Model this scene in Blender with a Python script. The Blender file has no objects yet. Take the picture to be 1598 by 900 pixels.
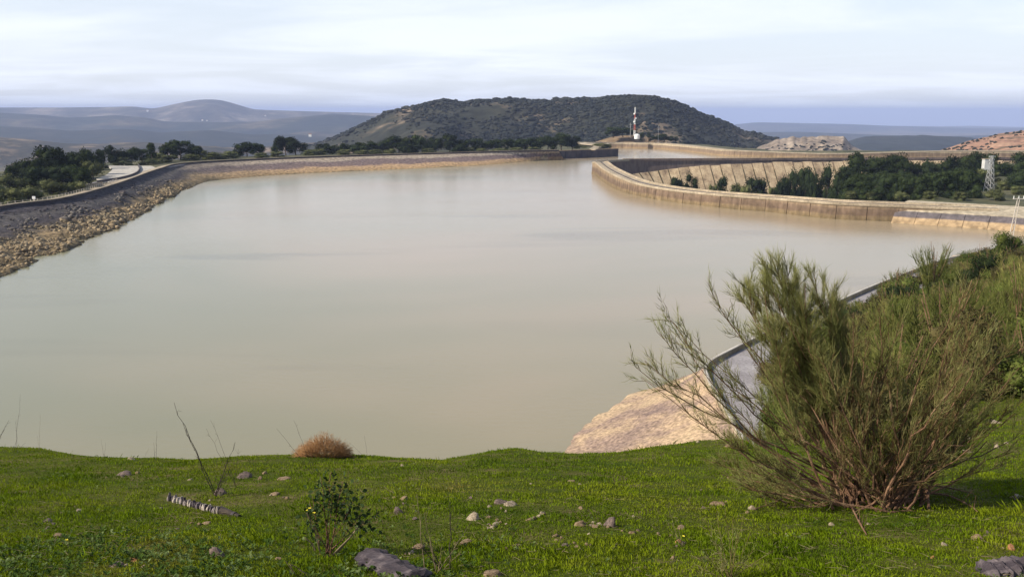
import bpy, math, random
import numpy as np
from mathutils import Vector
SC = bpy.context.scene
COL = SC.collection
random.seed(7)
RNG = np.random.default_rng(7)

# ------------------------------------------------------------------ camera
F = 1384.0                                  # focal length in photo pixels (photo is 1598 x 900)
EYE = 40.0                                  # eye height above the reservoir water
HZ = 176.0                                  # row of the eye level in the photo
PITCH = math.atan((450.0 - HZ) / F)
CP, SP = math.cos(PITCH), math.sin(PITCH)
cam_d = bpy.data.cameras.new('camera')
cam = bpy.data.objects.new('camera', cam_d)
COL.objects.link(cam)
cam.location = (0, 0, EYE)
cam.rotation_euler = (math.pi / 2 - PITCH, 0, 0)
cam_d.sensor_width = 36.0
cam_d.lens = 36.0 * F / 1598.0
cam_d.clip_start = 0.1
cam_d.clip_end = 90000.0
SC.camera = cam

# ------------------------------------------------------------------ world, sun, exposure
SUN_AZ = math.radians(-108)                 # from +Y, clockwise: the sun stands to the left, a little behind
SUN_EL = math.radians(36)
w = bpy.data.worlds.new('World')
SC.world = w
w.use_nodes = True
nt = w.node_tree
for n in list(nt.nodes):
    nt.nodes.remove(n)
out = nt.nodes.new('ShaderNodeOutputWorld')
bg = nt.nodes.new('ShaderNodeBackground')
sky = nt.nodes.new('ShaderNodeTexSky')
sky.sky_type = 'NISHITA'
sky.sun_disc = False
sky.sun_elevation = SUN_EL
sky.sun_rotation = SUN_AZ
sky.altitude = 500
sky.air_density = 1.0
sky.dust_density = 2.0
sky.ozone_density = 1.5
SKY_STRENGTH = 0.10
tc = nt.nodes.new('ShaderNodeTexCoord')
sep = nt.nodes.new('ShaderNodeSeparateXYZ')
nt.links.new(tc.outputs['Generated'], sep.inputs[0])


def wmath(op, a, b=None, c=None):
    m = nt.nodes.new('ShaderNodeMath')
    m.operation = op
    for i, v in enumerate((a, b, c)):
        if v is None:
            continue
        if isinstance(v, (int, float)):
            m.inputs[i].default_value = v
        else:
            nt.links.new(v, m.inputs[i])
    return m.outputs[0]


# high thin cloud, seen as a flat layer: direction / (z + k)
zc = wmath('MAXIMUM', sep.outputs['Z'], 0.0)
den = wmath('ADD', zc, 0.06)
cx = wmath('DIVIDE', sep.outputs['X'], den)
cy = wmath('DIVIDE', sep.outputs['Y'], den)
comb = nt.nodes.new('ShaderNodeCombineXYZ')
nt.links.new(cx, comb.inputs[0])
nt.links.new(cy, comb.inputs[1])
mp = nt.nodes.new('ShaderNodeMapping')
mp.inputs['Rotation'].default_value = (0, 0, 0.12)
mp.inputs['Scale'].default_value = (0.30, 0.36, 1)
mp.inputs['Location'].default_value = (1.7, 0.4, 0)
nt.links.new(comb.outputs[0], mp.inputs[0])
nz = nt.nodes.new('ShaderNodeTexNoise')
nz.inputs['Scale'].default_value = 1.1
nz.inputs['Detail'].default_value = 7
nz.inputs['Roughness'].default_value = 0.55
nz.inputs['Distortion'].default_value = 0.5
nt.links.new(mp.outputs[0], nz.inputs['Vector'])
cr = nt.nodes.new('ShaderNodeMapRange')
cr.inputs['From Min'].default_value = 0.36
cr.inputs['From Max'].default_value = 0.66
cr.inputs['To Min'].default_value = 0.68
cr.inputs['To Max'].default_value = 1.0
cr.interpolation_type = 'SMOOTHSTEP'
nt.links.new(nz.outputs['Fac'], cr.inputs['Value'])
thin = nt.nodes.new('ShaderNodeMapRange')   # the layer is thin: looked through steeply it hides less of the blue
thin.inputs['From Min'].default_value = 0.05
thin.inputs['From Max'].default_value = 0.5
thin.inputs['To Min'].default_value = 1.0
thin.inputs['To Max'].default_value = 0.12
nt.links.new(sep.outputs['Z'], thin.inputs['Value'])
cf = wmath('MULTIPLY', cr.outputs[0], thin.outputs[0])
sc_ = nt.nodes.new('ShaderNodeVectorMath')
sc_.operation = 'SCALE'
sc_.inputs['Scale'].default_value = 1.15
nt.links.new(sky.outputs[0], sc_.inputs[0])
cloudcol = nt.nodes.new('ShaderNodeRGB')
cloudcol.outputs[0].default_value = (9.0, 9.5, 10.4, 1)
mixc = nt.nodes.new('ShaderNodeMix')
mixc.data_type = 'RGBA'
nt.links.new(cf, mixc.inputs[0])
nt.links.new(sc_.outputs[0], mixc.inputs[6])
nt.links.new(cloudcol.outputs[0], mixc.inputs[7])
nt.links.new(mixc.outputs[2], bg.inputs[0])
bg.inputs[1].default_value = SKY_STRENGTH
nt.links.new(bg.outputs[0], out.inputs[0])

sun_d = bpy.data.lights.new('sun', 'SUN')
sun_d.energy = 5.0
sun_d.angle = math.radians(0.53)
sun_d.color = (1.0, 0.91, 0.74)
sun = bpy.data.objects.new('sun', sun_d)
COL.objects.link(sun)
sd = Vector((math.sin(SUN_AZ) * math.cos(SUN_EL), math.cos(SUN_AZ) * math.cos(SUN_EL), math.sin(SUN_EL)))
sun.rotation_euler = sd.to_track_quat('Z', 'Y').to_euler()
sun.location = (-50, -20, 120)

SC.view_settings.view_transform = 'Standard'
SC.view_settings.look = 'None'
SC.view_settings.exposure = 0.25
SC.view_settings.gamma = 1.0
SC.render.engine = 'CYCLES'
SC.cycles.max_bounces = 5
SC.cycles.volume_bounces = 0
SC.cycles.transparent_max_bounces = 4


# ------------------------------------------------------------------ picture <-> place
def T(py):
    return math.tan(PITCH + math.atan((py - 450.0) / F))


def W(px, py, z=0.0):
    """the point at height z seen at this place of the photograph"""
    t = T(py)
    y = (EYE - z) / t
    return np.array([(px - 799.0) / F * (CP + t * SP) * y, y, z])


def WD(px, py, y):
    """the point at distance y"""
    t = T(py)
    return np.array([(px - 799.0) / F * (CP + t * SP) * y, y, EYE - t * y])


# ------------------------------------------------------------------ noise
def _h(i, j, s):
    n = (i * 374761393 + j * 668265263 + s * 1442695041) & 0xffffffff
    n = ((n ^ (n >> 13)) * 1274126177) & 0xffffffff
    return ((n ^ (n >> 16)) & 0xffff) / 65535.0


def vn(x, y, s=0):
    x = np.asarray(x, float); y = np.asarray(y, float)
    i = np.floor(x).astype(np.int64); j = np.floor(y).astype(np.int64)
    fx = x - i; fy = y - j
    fx = fx * fx * (3 - 2 * fx); fy = fy * fy * (3 - 2 * fy)
    a = _h(i, j, s); b = _h(i + 1, j, s); c = _h(i, j + 1, s); d = _h(i + 1, j + 1, s)
    return (a + (b - a) * fx) * (1 - fy) + (c + (d - c) * fx) * fy - 0.5


def fbm(x, y, s=0, o=4):
    r = 0; a = 1.0
    for k in range(o):
        r = r + a * vn(np.asarray(x) * 2 ** k, np.asarray(y) * 2 ** k, s + k)
        a *= 0.5
    return r


def sstep(a, b, x):
    t = np.clip((np.asarray(x, float) - a) / (b - a), 0, 1)
    return t * t * (3 - 2 * t)


# ------------------------------------------------------------------ mesh helpers
class MB:
    def __init__(self):
        self.v = []; self.f = []

    def add(self, V, Fs):
        b = len(self.v)
        self.v.extend([tuple(p) for p in V])
        self.f.extend([tuple(b + i for i in q) for q in Fs])

    def box(self, c, s, rz=0.0):
        x, y, z = s[0] / 2, s[1] / 2, s[2] / 2
        co, si = math.cos(rz), math.sin(rz)
        V = []
        for dz in (-z, z):
            for dx, dy in ((-x, -y), (x, -y), (x, y), (-x, y)):
                V.append((c[0] + dx * co - dy * si, c[1] + dx * si + dy * co, c[2] + dz))
        self.add(V, [(3, 2, 1, 0), (4, 5, 6, 7), (0, 1, 5, 4), (1, 2, 6, 5), (2, 3, 7, 6), (3, 0, 4, 7)])

    def tube(self, pts, r0, r1, n=5, cap=True):
        pts = [np.asarray(p, float) for p in pts]
        m = len(pts)
        V = []
        for i, p in enumerate(pts):
            d = pts[min(i + 1, m - 1)] - pts[max(i - 1, 0)]
            d = d / (np.linalg.norm(d) + 1e-9)
            u = np.cross(d, (0.31, 0.17, 0.93) if abs(d[2]) < 0.9 else (1, 0, 0))
            u /= np.linalg.norm(u) + 1e-9
            v = np.cross(d, u)
            r = r0 + (r1 - r0) * i / max(m - 1, 1)
            for k in range(n):
                a = 2 * math.pi * k / n
                V.append(p + r * (math.cos(a) * u + math.sin(a) * v))
        Fs = []
        for i in range(m - 1):
            for k in range(n):
                Fs.append((i * n + k, i * n + (k + 1) % n, (i + 1) * n + (k + 1) % n, (i + 1) * n + k))
        if cap:
            Fs.append(tuple(range(n - 1, -1, -1)))
            Fs.append(tuple((m - 1) * n + k for k in range(n)))
        self.add(V, Fs)

    def loft(self, rows, close=False):
        n = len(rows[0])
        V = [p for r in rows for p in r]
        Fs = []
        for i in range(len(rows) - 1):
            for k in range(n - 1):
                Fs.append((i * n + k, i * n + k + 1, (i + 1) * n + k + 1, (i + 1) * n + k))
        if close:
            i = len(rows) - 1
            for k in range(n - 1):
                Fs.append((i * n + k, i * n + k + 1, k + 1, k))
            Fs.append(tuple(j * n for j in range(len(rows))))
            Fs.append(tuple(j * n + n - 1 for j in range(len(rows) - 1, -1, -1)))
        self.add(V, Fs)

    def mesh(self, name, m, smooth=False):
        me = bpy.data.meshes.new(name)
        me.from_pydata(self.v, [], self.f)
        me.materials.append(m)
        if smooth:
            me.polygons.foreach_set('use_smooth', [True] * len(me.polygons))
        me.update()
        return me

    def build(self, name, m, parent=None, smooth=False, **kw):
        return link(name, self.mesh(name, m, smooth), parent, **kw)


def np_mesh(name, V, Fa, m, smooth=False):
    me = bpy.data.meshes.new(name)
    V = np.asarray(V, np.float32); Fa = np.asarray(Fa, np.int32)
    k = Fa.shape[1]
    me.vertices.add(len(V)); me.vertices.foreach_set('co', V.ravel())
    me.loops.add(Fa.size); me.loops.foreach_set('vertex_index', Fa.ravel())
    me.polygons.add(len(Fa))
    me.polygons.foreach_set('loop_start', np.arange(0, Fa.size, k, dtype=np.int32))
    if smooth:
        me.polygons.foreach_set('use_smooth', np.ones(len(Fa), bool))
    me.materials.append(m)
    me.update(calc_edges=True)
    me.validate()
    return me


def grid_mesh(name, X, Y, Z, m, smooth=True):
    a, b = X.shape
    V = np.stack([X.ravel(), Y.ravel(), Z.ravel()], 1)
    i = np.arange((a - 1) * (b - 1)); r = i // (b - 1); c = i % (b - 1)
    q = r * b + c
    Fa = np.stack([q, q + 1, q + b + 1, q + b], 1)
    return np_mesh(name, V, Fa, m, smooth)


def link(name, me, parent=None, loc=None, label=None, cat=None, group=None, kind=None):
    o = bpy.data.objects.new(name, me)
    COL.objects.link(o)
    if parent is not None:
        o.parent = parent
    if loc is not None:
        o.location = loc
    if label: o['label'] = label
    if cat: o['category'] = cat
    if group: o['group'] = group
    if kind: o['kind'] = kind
    return o


def thing(name, label, cat, loc=(0, 0, 0), rz=0.0, group=None):
    o = link(name, None, None, loc, label, cat, group)
    o.rotation_euler = (0, 0, rz)
    return o


ORD = ['first', 'second', 'third', 'fourth', 'fifth', 'sixth', 'seventh', 'eighth', 'ninth', 'tenth', 'eleventh', 'twelfth',
       'thirteenth', 'fourteenth', 'fifteenth', 'sixteenth', 'seventeenth', 'eighteenth', 'nineteenth', 'twentieth']


def ordinal(i):
    if i < 20:
        return ORD[i]
    tens = ['twenty', 'thirty', 'forty', 'fifty', 'sixty', 'seventy', 'eighty', 'ninety'][(i + 1) // 10 - 2]
    u = (i + 1) % 10
    return tens + '-' + ORD[u - 1] if u else {'twenty': 'twentieth', 'thirty': 'thirtieth', 'forty': 'fortieth', 'fifty': 'fiftieth',
                                             'sixty': 'sixtieth', 'seventy': 'seventieth', 'eighty': 'eightieth', 'ninety': 'ninetieth'}[tens]


# ------------------------------------------------------------------ materials
def mat(name, cols, scale=1.0, rough=0.9, bump=0.0, bscale=None, detail=5, coord='pos', stretch=(1, 1, 1), fine=0.25, fscale=None,
        rand=0.0, lo=0.3, hi=0.7, spec=0.3, transl=0.0, bdist=0.1):
    m = bpy.data.materials.new(name)
    m.use_nodes = True
    nt = m.node_tree
    b = nt.nodes['Principled BSDF']
    b.inputs['Roughness'].default_value = rough
    b.inputs['Specular IOR Level'].default_value = 0.06 if transl else spec
    if coord == 'pos':
        g = nt.nodes.new('ShaderNodeNewGeometry'); src = g.outputs['Position']
    else:
        g = nt.nodes.new('ShaderNodeTexCoord'); src = g.outputs['Object']
    mp = nt.nodes.new('ShaderNodeMapping')
    mp.inputs['Scale'].default_value = stretch
    nt.links.new(src, mp.inputs[0])
    n = nt.nodes.new('ShaderNodeTexNoise')
    n.inputs['Scale'].default_value = scale
    n.inputs['Detail'].default_value = detail
    n.inputs['Roughness'].default_value = 0.6
    nt.links.new(mp.outputs[0], n.inputs['Vector'])
    r = nt.nodes.new('ShaderNodeValToRGB')
    nt.links.new(n.outputs['Fac'], r.inputs[0])
    els = r.color_ramp.elements
    while len(els) < len(cols):
        els.new(0.5)
    for i, c in enumerate(cols):
        els[i].position = lo + (hi - lo) * i / max(len(cols) - 1, 1)
        els[i].color = (*c, 1)
    col = r.outputs[0]
    n2 = nt.nodes.new('ShaderNodeTexNoise')
    n2.inputs['Scale'].default_value = fscale or scale * 9
    n2.inputs['Detail'].default_value = 4
    nt.links.new(mp.outputs[0], n2.inputs['Vector'])
    mr = nt.nodes.new('ShaderNodeMapRange')
    mr.inputs['From Min'].default_value = 0.3; mr.inputs['From Max'].default_value = 0.7
    mr.inputs['To Min'].default_value = 1 - fine; mr.inputs['To Max'].default_value = 1 + fine
    nt.links.new(n2.outputs['Fac'], mr.inputs['Value'])
    mul = nt.nodes.new('ShaderNodeVectorMath'); mul.operation = 'SCALE'
    nt.links.new(col, mul.inputs[0]); nt.links.new(mr.outputs[0], mul.inputs['Scale'])
    col = mul.outputs[0]
    if rand:
        oi = nt.nodes.new('ShaderNodeObjectInfo')
        mr2 = nt.nodes.new('ShaderNodeMapRange')
        mr2.inputs['To Min'].default_value = 1 - rand; mr2.inputs['To Max'].default_value = 1 + rand
        nt.links.new(oi.outputs['Random'], mr2.inputs['Value'])
        mu = nt.nodes.new('ShaderNodeVectorMath'); mu.operation = 'SCALE'
        nt.links.new(col, mu.inputs[0]); nt.links.new(mr2.outputs[0], mu.inputs['Scale'])
        col = mu.outputs[0]
    nt.links.new(col, b.inputs['Base Color'])
    if bump:
        n3 = nt.nodes.new('ShaderNodeTexNoise')
        n3.inputs['Scale'].default_value = bscale or scale * 6
        n3.inputs['Detail'].default_value = 6
        nt.links.new(mp.outputs[0], n3.inputs['Vector'])
        bp = nt.nodes.new('ShaderNodeBump')
        bp.inputs['Strength'].default_value = bump
        bp.inputs['Distance'].default_value = bdist
        nt.links.new(n3.outputs['Fac'], bp.inputs['Height'])
        nt.links.new(bp.outputs[0], b.inputs['Normal'])
    if transl:
        tr = nt.nodes.new('ShaderNodeBsdfTranslucent')
        nt.links.new(col, tr.inputs[0])
        mx = nt.nodes.new('ShaderNodeMixShader')
        mx.inputs[0].default_value = transl
        o = nt.nodes['Material Output']
        nt.links.new(b.outputs[0], mx.inputs[1]); nt.links.new(tr.outputs[0], mx.inputs[2])
        nt.links.new(mx.outputs[0], o.inputs[0])
    return m


def band_mat(name, stops, wob=0.8, nscale=0.05, rough=0.92, bump=0.6, bdist=0.3, bscale=0.8, fine=0.35, fscale=0.5, streak=0.25, stops2=None, y2=(520, 600)):
    """stone or concrete stained in level bands by the changing water: colour by height, edges broken by noise"""
    m = bpy.data.materials.new(name)
    m.use_nodes = True
    nt = m.node_tree
    b = nt.nodes['Principled BSDF']
    b.inputs['Roughness'].default_value = rough
    b.inputs['Specular IOR Level'].default_value = 0.2
    g = nt.nodes.new('ShaderNodeNewGeometry')
    sp = nt.nodes.new('ShaderNodeSeparateXYZ')
    nt.links.new(g.outputs['Position'], sp.inputs[0])
    n = nt.nodes.new('ShaderNodeTexNoise')
    n.inputs['Scale'].default_value = nscale; n.inputs['Detail'].default_value = 6; n.inputs['Roughness'].default_value = 0.65
    nt.links.new(g.outputs['Position'], n.inputs['Vector'])
    ma = nt.nodes.new('ShaderNodeMath'); ma.operation = 'MULTIPLY_ADD'
    nt.links.new(n.outputs['Fac'], ma.inputs[0]); ma.inputs[1].default_value = wob * 2; ma.inputs[2].default_value = -wob
    ad = nt.nodes.new('ShaderNodeMath'); ad.operation = 'ADD'
    nt.links.new(sp.outputs['Z'], ad.inputs[0]); nt.links.new(ma.outputs[0], ad.inputs[1])
    mr = nt.nodes.new('ShaderNodeMapRange')
    mr.inputs['From Min'].default_value = -1; mr.inputs['From Max'].default_value = 10
    nt.links.new(ad.outputs[0], mr.inputs['Value'])
    r = nt.nodes.new('ShaderNodeValToRGB')
    els = r.color_ramp.elements
    while len(els) < len(stops):
        els.new(0.5)
    for i, (z, c) in enumerate(stops):
        els[i].position = (z + 1) / 11.0
        els[i].color = (*c, 1)
    nt.links.new(mr.outputs[0], r.inputs[0])
    colr = r.outputs[0]
    if stops2:                      # a differently built stretch further along, blending over some tens of metres
        r2 = nt.nodes.new('ShaderNodeValToRGB'); e2 = r2.color_ramp.elements
        while len(e2) < len(stops2):
            e2.new(0.5)
        for i, (z, c) in enumerate(stops2):
            e2[i].position = (z + 1) / 11.0
            e2[i].color = (*c, 1)
        nt.links.new(mr.outputs[0], r2.inputs[0])
        my = nt.nodes.new('ShaderNodeMath'); my.operation = 'MULTIPLY_ADD'; my.inputs[1].default_value = 160
        nt.links.new(n.outputs['Fac'], my.inputs[0]); nt.links.new(sp.outputs['Y'], my.inputs[2])
        mm2 = nt.nodes.new('ShaderNodeMapRange'); mm2.interpolation_type = 'SMOOTHSTEP'
        mm2.inputs['From Min'].default_value = y2[0] + 80; mm2.inputs['From Max'].default_value = y2[1] + 80
        nt.links.new(my.outputs[0], mm2.inputs['Value'])
        mxx = nt.nodes.new('ShaderNodeMix'); mxx.data_type = 'RGBA'
        nt.links.new(mm2.outputs[0], mxx.inputs[0]); nt.links.new(colr, mxx.inputs[6]); nt.links.new(r2.outputs[0], mxx.inputs[7])
        colr = mxx.outputs[2]
    n2 = nt.nodes.new('ShaderNodeTexNoise')
    n2.inputs['Scale'].default_value = fscale; n2.inputs['Detail'].default_value = 6; n2.inputs['Roughness'].default_value = 0.7
    nt.links.new(g.outputs['Position'], n2.inputs['Vector'])
    m2 = nt.nodes.new('ShaderNodeMapRange')
    m2.inputs['From Min'].default_value = 0.3; m2.inputs['From Max'].default_value = 0.7
    m2.inputs['To Min'].default_value = 1 - fine; m2.inputs['To Max'].default_value = 1 + fine
    nt.links.new(n2.outputs['Fac'], m2.inputs['Value'])
    mp = nt.nodes.new('ShaderNodeMapping'); mp.inputs['Scale'].default_value = (1, 1, 0.04)
    nt.links.new(g.outputs['Position'], mp.inputs[0])
    n4 = nt.nodes.new('ShaderNodeTexNoise'); n4.inputs['Scale'].default_value = 0.5; n4.inputs['Detail'].default_value = 4
    nt.links.new(mp.outputs[0], n4.inputs['Vector'])
    m4 = nt.nodes.new('ShaderNodeMapRange')
    m4.inputs['From Min'].default_value = 0.35; m4.inputs['From Max'].default_value = 0.65
    m4.inputs['To Min'].default_value = 1 - streak; m4.inputs['To Max'].default_value = 1 + streak * 0.6
    nt.links.new(n4.outputs['Fac'], m4.inputs['Value'])
    mm = nt.nodes.new('ShaderNodeMath'); mm.operation = 'MULTIPLY'
    nt.links.new(m2.outputs[0], mm.inputs[0]); nt.links.new(m4.outputs[0], mm.inputs[1])
    mul = nt.nodes.new('ShaderNodeVectorMath'); mul.operation = 'SCALE'
    nt.links.new(colr, mul.inputs[0]); nt.links.new(mm.outputs[0], mul.inputs['Scale'])
    nt.links.new(mul.outputs[0], b.inputs['Base Color'])
    n3 = nt.nodes.new('ShaderNodeTexNoise'); n3.inputs['Scale'].default_value = bscale; n3.inputs['Detail'].default_value = 8
    nt.links.new(g.outputs['Position'], n3.inputs['Vector'])
    bp = nt.nodes.new('ShaderNodeBump'); bp.inputs['Strength'].default_value = bump; bp.inputs['Distance'].default_value = bdist
    nt.links.new(n3.outputs['Fac'], bp.inputs['Height']); nt.links.new(bp.outputs[0], b.inputs['Normal'])
    return m


DARK = (0.085, 0.075, 0.080); TAN = (0.40, 0.29, 0.155); PALE = (0.52, 0.46, 0.36)
M = {}
FARST = [(-0.5, (0.12, 0.10, 0.06)), (0.3, (0.34, 0.23, 0.12)), (2.4, (0.41, 0.275, 0.16)), (3.2, (0.18, 0.13, 0.12)), (5.4, (0.16, 0.12, 0.115)), (6.3, (0.34, 0.28, 0.22)), (8, (0.32, 0.26, 0.20))]
M['bank'] = band_mat('bank_stone', [(-0.5, (0.06, 0.05, 0.03)), (0.25, (0.13, 0.10, 0.055)), (2.6, (0.24, 0.175, 0.10)), (3.6, (0.13, 0.105, 0.08)), (4.6, (0.055, 0.048, 0.055)), (5.8, (0.10, 0.09, 0.085)), (7.0, (0.05, 0.044, 0.052)), (9, (0.09, 0.08, 0.085))],  # low stops darkened to paint the shade in gaps between riprap stones
                      wob=2.2, nscale=0.035, fine=0.6, fscale=0.5, stops2=FARST, y2=(500, 640), bump=1.0, bdist=0.8, bscale=0.45)
M['ring'] = band_mat('ring_wall_concrete', [(-0.5, (0.08, 0.065, 0.035)), (0.2, (0.17, 0.125, 0.07)), (1.4, (0.20, 0.145, 0.085)), (2.2, (0.145, 0.10, 0.07)), (4.2, (0.17, 0.12, 0.085)), (4.9, (0.24, 0.175, 0.115)), (8, (0.34, 0.26, 0.17))],
                     wob=0.9, nscale=0.06, fine=0.35, fscale=0.4, bump=0.3)
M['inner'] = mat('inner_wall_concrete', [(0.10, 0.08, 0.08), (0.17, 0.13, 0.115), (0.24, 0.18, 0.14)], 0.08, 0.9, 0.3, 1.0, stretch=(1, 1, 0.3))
M['rbank'] = band_mat('right_bank_concrete', [(-0.5, (0.13, 0.10, 0.06)), (0.2, (0.34, 0.24, 0.14)), (2.0, (0.38, 0.27, 0.16)), (2.4, (0.13, 0.11, 0.115)), (4.0, (0.12, 0.105, 0.11)), (4.4, (0.40, 0.34, 0.25)), (8, (0.48, 0.41, 0.30))],
                      wob=0.4, nscale=0.1, fine=0.3, fscale=0.5, bump=0.4)
M['outer'] = band_mat('channel_wall_concrete', [(-0.5, (0.15, 0.11, 0.07)), (0.3, (0.28, 0.20, 0.12)), (2.0, (0.22, 0.16, 0.11)), (4.2, (0.20, 0.15, 0.11)), (4.8, (0.44, 0.36, 0.25)), (8, (0.46, 0.38, 0.27))],
                      wob=0.5, nscale=0.03, fine=0.2, fscale=0.2, bump=0.2)
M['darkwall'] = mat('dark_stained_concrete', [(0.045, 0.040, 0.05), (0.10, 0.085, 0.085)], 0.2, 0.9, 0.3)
M['pale'] = mat('pale_concrete', [(0.27, 0.22, 0.155), (0.46, 0.38, 0.28)], 0.15, 0.9, 0.3, 2.0)
M['slab'] = mat('tan_slab_concrete', [(0.15, 0.105, 0.07), (0.33, 0.245, 0.155), (0.44, 0.34, 0.22)], 0.16, 0.9, 0.2, 2.0, stretch=(1, 1, 0.25), rand=0.14, lo=0.3, hi=0.6)  # tan concrete, blotched by noise, tone varying per slab
M['asphalt'] = mat('weathered_asphalt', [(0.15, 0.14, 0.15), (0.24, 0.23, 0.25)], 0.3, 0.85, 0.2, 12.0, fscale=6)
M['asphalt_near'] = mat('pale_weathered_asphalt', [(0.22, 0.20, 0.21), (0.34, 0.32, 0.33)], 0.25, 0.85, 0.3, 8.0, fscale=3)
M['gravel'] = mat('pale_gravel', [(0.34, 0.31, 0.28), (0.50, 0.47, 0.42)], 0.1, 0.95, 0.2)
M['lining'] = mat('rough_stone_lining', [(0.20, 0.140, 0.120), (0.29, 0.205, 0.155), (0.40, 0.285, 0.185), (0.46, 0.335, 0.21)], 0.10, 0.92, 1.0, 1.8, fine=0.45, fscale=2.2, lo=0.36, hi=0.60, bdist=0.22, detail=8)
M['rock'] = band_mat('riprap_rock', [(-0.5, (0.16, 0.12, 0.07)), (0.4, (0.22, 0.165, 0.10)), (1.6, (0.32, 0.245, 0.155)), (3.4, (0.24, 0.19, 0.12)), (4.4, (0.09, 0.075, 0.065)), (5.4, (0.16, 0.145, 0.13)), (6.6, (0.07, 0.06, 0.065)), (9, (0.09, 0.08, 0.085))], wob=2.4, nscale=0.4, fine=0.75, fscale=0.7, bump=0.4, streak=0.1)
M['scrub'] = mat('scrub_ground', [(0.035, 0.04, 0.022), (0.075, 0.075, 0.035), (0.16, 0.14, 0.08)], 0.04, 0.95, 0.8, 0.5, fscale=0.4)
M['spur'] = mat('spur_ground', [(0.03, 0.045, 0.012), (0.055, 0.085, 0.02), (0.10, 0.10, 0.045)], 0.15, 0.95, 0.6, 2.0, fscale=1.5)
M['sheet'] = mat('valley_ground', [(0.02, 0.028, 0.018), (0.05, 0.05, 0.03), (0.13, 0.105, 0.065), (0.04, 0.048, 0.025)], 0.0015, 0.95, 0.0, fscale=0.012, fine=0.4)
M['hill'] = mat('hill_ground', [(0.018, 0.022, 0.016), (0.045, 0.040, 0.028), (0.24, 0.175, 0.115)], 0.008, 0.95, 0.6, 0.05, fscale=0.06, fine=0.4, bdist=4.0, lo=0.35, hi=0.68)
M['whill'] = mat('wooded_hill_ground', [(0.020, 0.022, 0.015), (0.035, 0.034, 0.022), (0.13, 0.10, 0.07), (0.27, 0.20, 0.13)], 0.010, 0.95, 0.6, 0.05, fscale=0.06, fine=0.4, bdist=4.0, lo=0.48, hi=0.72)
M['forest'] = mat('hill_forest', [(0.008, 0.012, 0.012), (0.014, 0.018, 0.016), (0.034, 0.033, 0.025)], 0.007, 0.95, 0.0, fscale=0.08, fine=0.5)  # bluish tint puts some distance haze into the canopy colour
M['far'] = mat('far_ridge', [(0.010, 0.018, 0.016), (0.024, 0.030, 0.022), (0.09, 0.075, 0.05)], 0.0016, 0.95, 0.0, fscale=0.012, fine=0.5, detail=9, lo=0.38, hi=0.66)  # dark blue-green paints part of the haze into the ridge itself
M['farpale'] = mat('far_pale_mountain', [(0.02, 0.026, 0.022), (0.07, 0.062, 0.05), (0.26, 0.22, 0.17)], 0.0018, 0.95, 0.0, fscale=0.012, fine=0.4)
M['fardark'] = mat('far_wooded_hill', [(0.008, 0.014, 0.013), (0.016, 0.022, 0.017), (0.04, 0.038, 0.026)], 0.004, 0.95, 0.0, fscale=0.02, fine=0.3)  # also tinted bluish, with haze painted into the hill colour
M['cliff'] = mat('cliff_rock', [(0.12, 0.10, 0.08), (0.24, 0.19, 0.15), (0.38, 0.31, 0.24)], 0.03, 0.95, 0.6, 0.1, stretch=(1, 1, 0.3), bdist=3.0, fine=0.4, fscale=0.15)
M['pink'] = mat('reddish_hill', [(0.10, 0.08, 0.045), (0.30, 0.165, 0.11), (0.36, 0.22, 0.145)], 0.025, 0.95, 0.5, 0.1, bdist=2.0, fine=0.4, fscale=0.2, lo=0.38, hi=0.62)
M['pine'] = mat('pine_foliage', [(0.009, 0.015, 0.008), (0.026, 0.038, 0.014), (0.046, 0.060, 0.020)], 2.5, 0.9, coord='obj', fine=0.3, rand=0.35, transl=0.1)
M['olivec'] = mat('scrub_foliage', [(0.045, 0.055, 0.020), (0.10, 0.11, 0.045), (0.14, 0.14, 0.06)], 2.5, 0.9, coord='obj', fine=0.3, rand=0.25, transl=0.1)
M['shrubg'] = mat('spur_shrub_foliage', [(0.035, 0.05, 0.012), (0.095, 0.12, 0.026), (0.16, 0.17, 0.045)], 2.0, 0.9, coord='obj', fine=0.35, rand=0.3, transl=0.2)
M['shrubb'] = mat('brownish_shrub_foliage', [(0.05, 0.045, 0.02), (0.10, 0.085, 0.035), (0.15, 0.12, 0.06)], 2.0, 0.9, coord='obj', fine=0.35, rand=0.25, transl=0.2)
M['bark'] = mat('bark', [(0.05, 0.035, 0.025), (0.10, 0.075, 0.055)], 4.0, 0.9, 0.3)
M['stem'] = mat('broom_stem_bark', [(0.07, 0.038, 0.026), (0.20, 0.11, 0.065), (0.30, 0.20, 0.12)], 3.0, 0.85, 0.3, 60, fscale=30)
M['broom'] = mat('broom_twigs_green', [(0.12, 0.135, 0.040), (0.22, 0.225, 0.075), (0.33, 0.315, 0.14)], 1.6, 0.8, fscale=12, fine=0.3, transl=0.15)
M['broomb'] = mat('broom_twigs_brown', [(0.06, 0.036, 0.020), (0.14, 0.095, 0.042), (0.20, 0.165, 0.07)], 1.6, 0.85, fscale=12, fine=0.3, transl=0.1)  # brown dead twigs, darkened to paint shade inside the bush as well
M['meadow'] = mat('meadow_soil', [(0.045, 0.065, 0.008), (0.08, 0.085, 0.018), (0.15, 0.11, 0.06)], 0.9, 0.95, 0.7, 14, fscale=9, lo=0.35, hi=0.75, bdist=0.03, spec=0.03)
M['grass'] = mat('grass_blades', [(0.065, 0.110, 0.003), (0.120, 0.175, 0.004), (0.165, 0.205, 0.008), (0.24, 0.18, 0.05)], 0.55, 0.7, fscale=7, fine=0.45, lo=0.32, hi=0.78, transl=0.3)
M['weed'] = mat('weed_leaves', [(0.020, 0.040, 0.006), (0.055, 0.095, 0.014), (0.20, 0.24, 0.10)], 5, 0.55, fscale=30, fine=0.35, transl=0.2)
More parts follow.
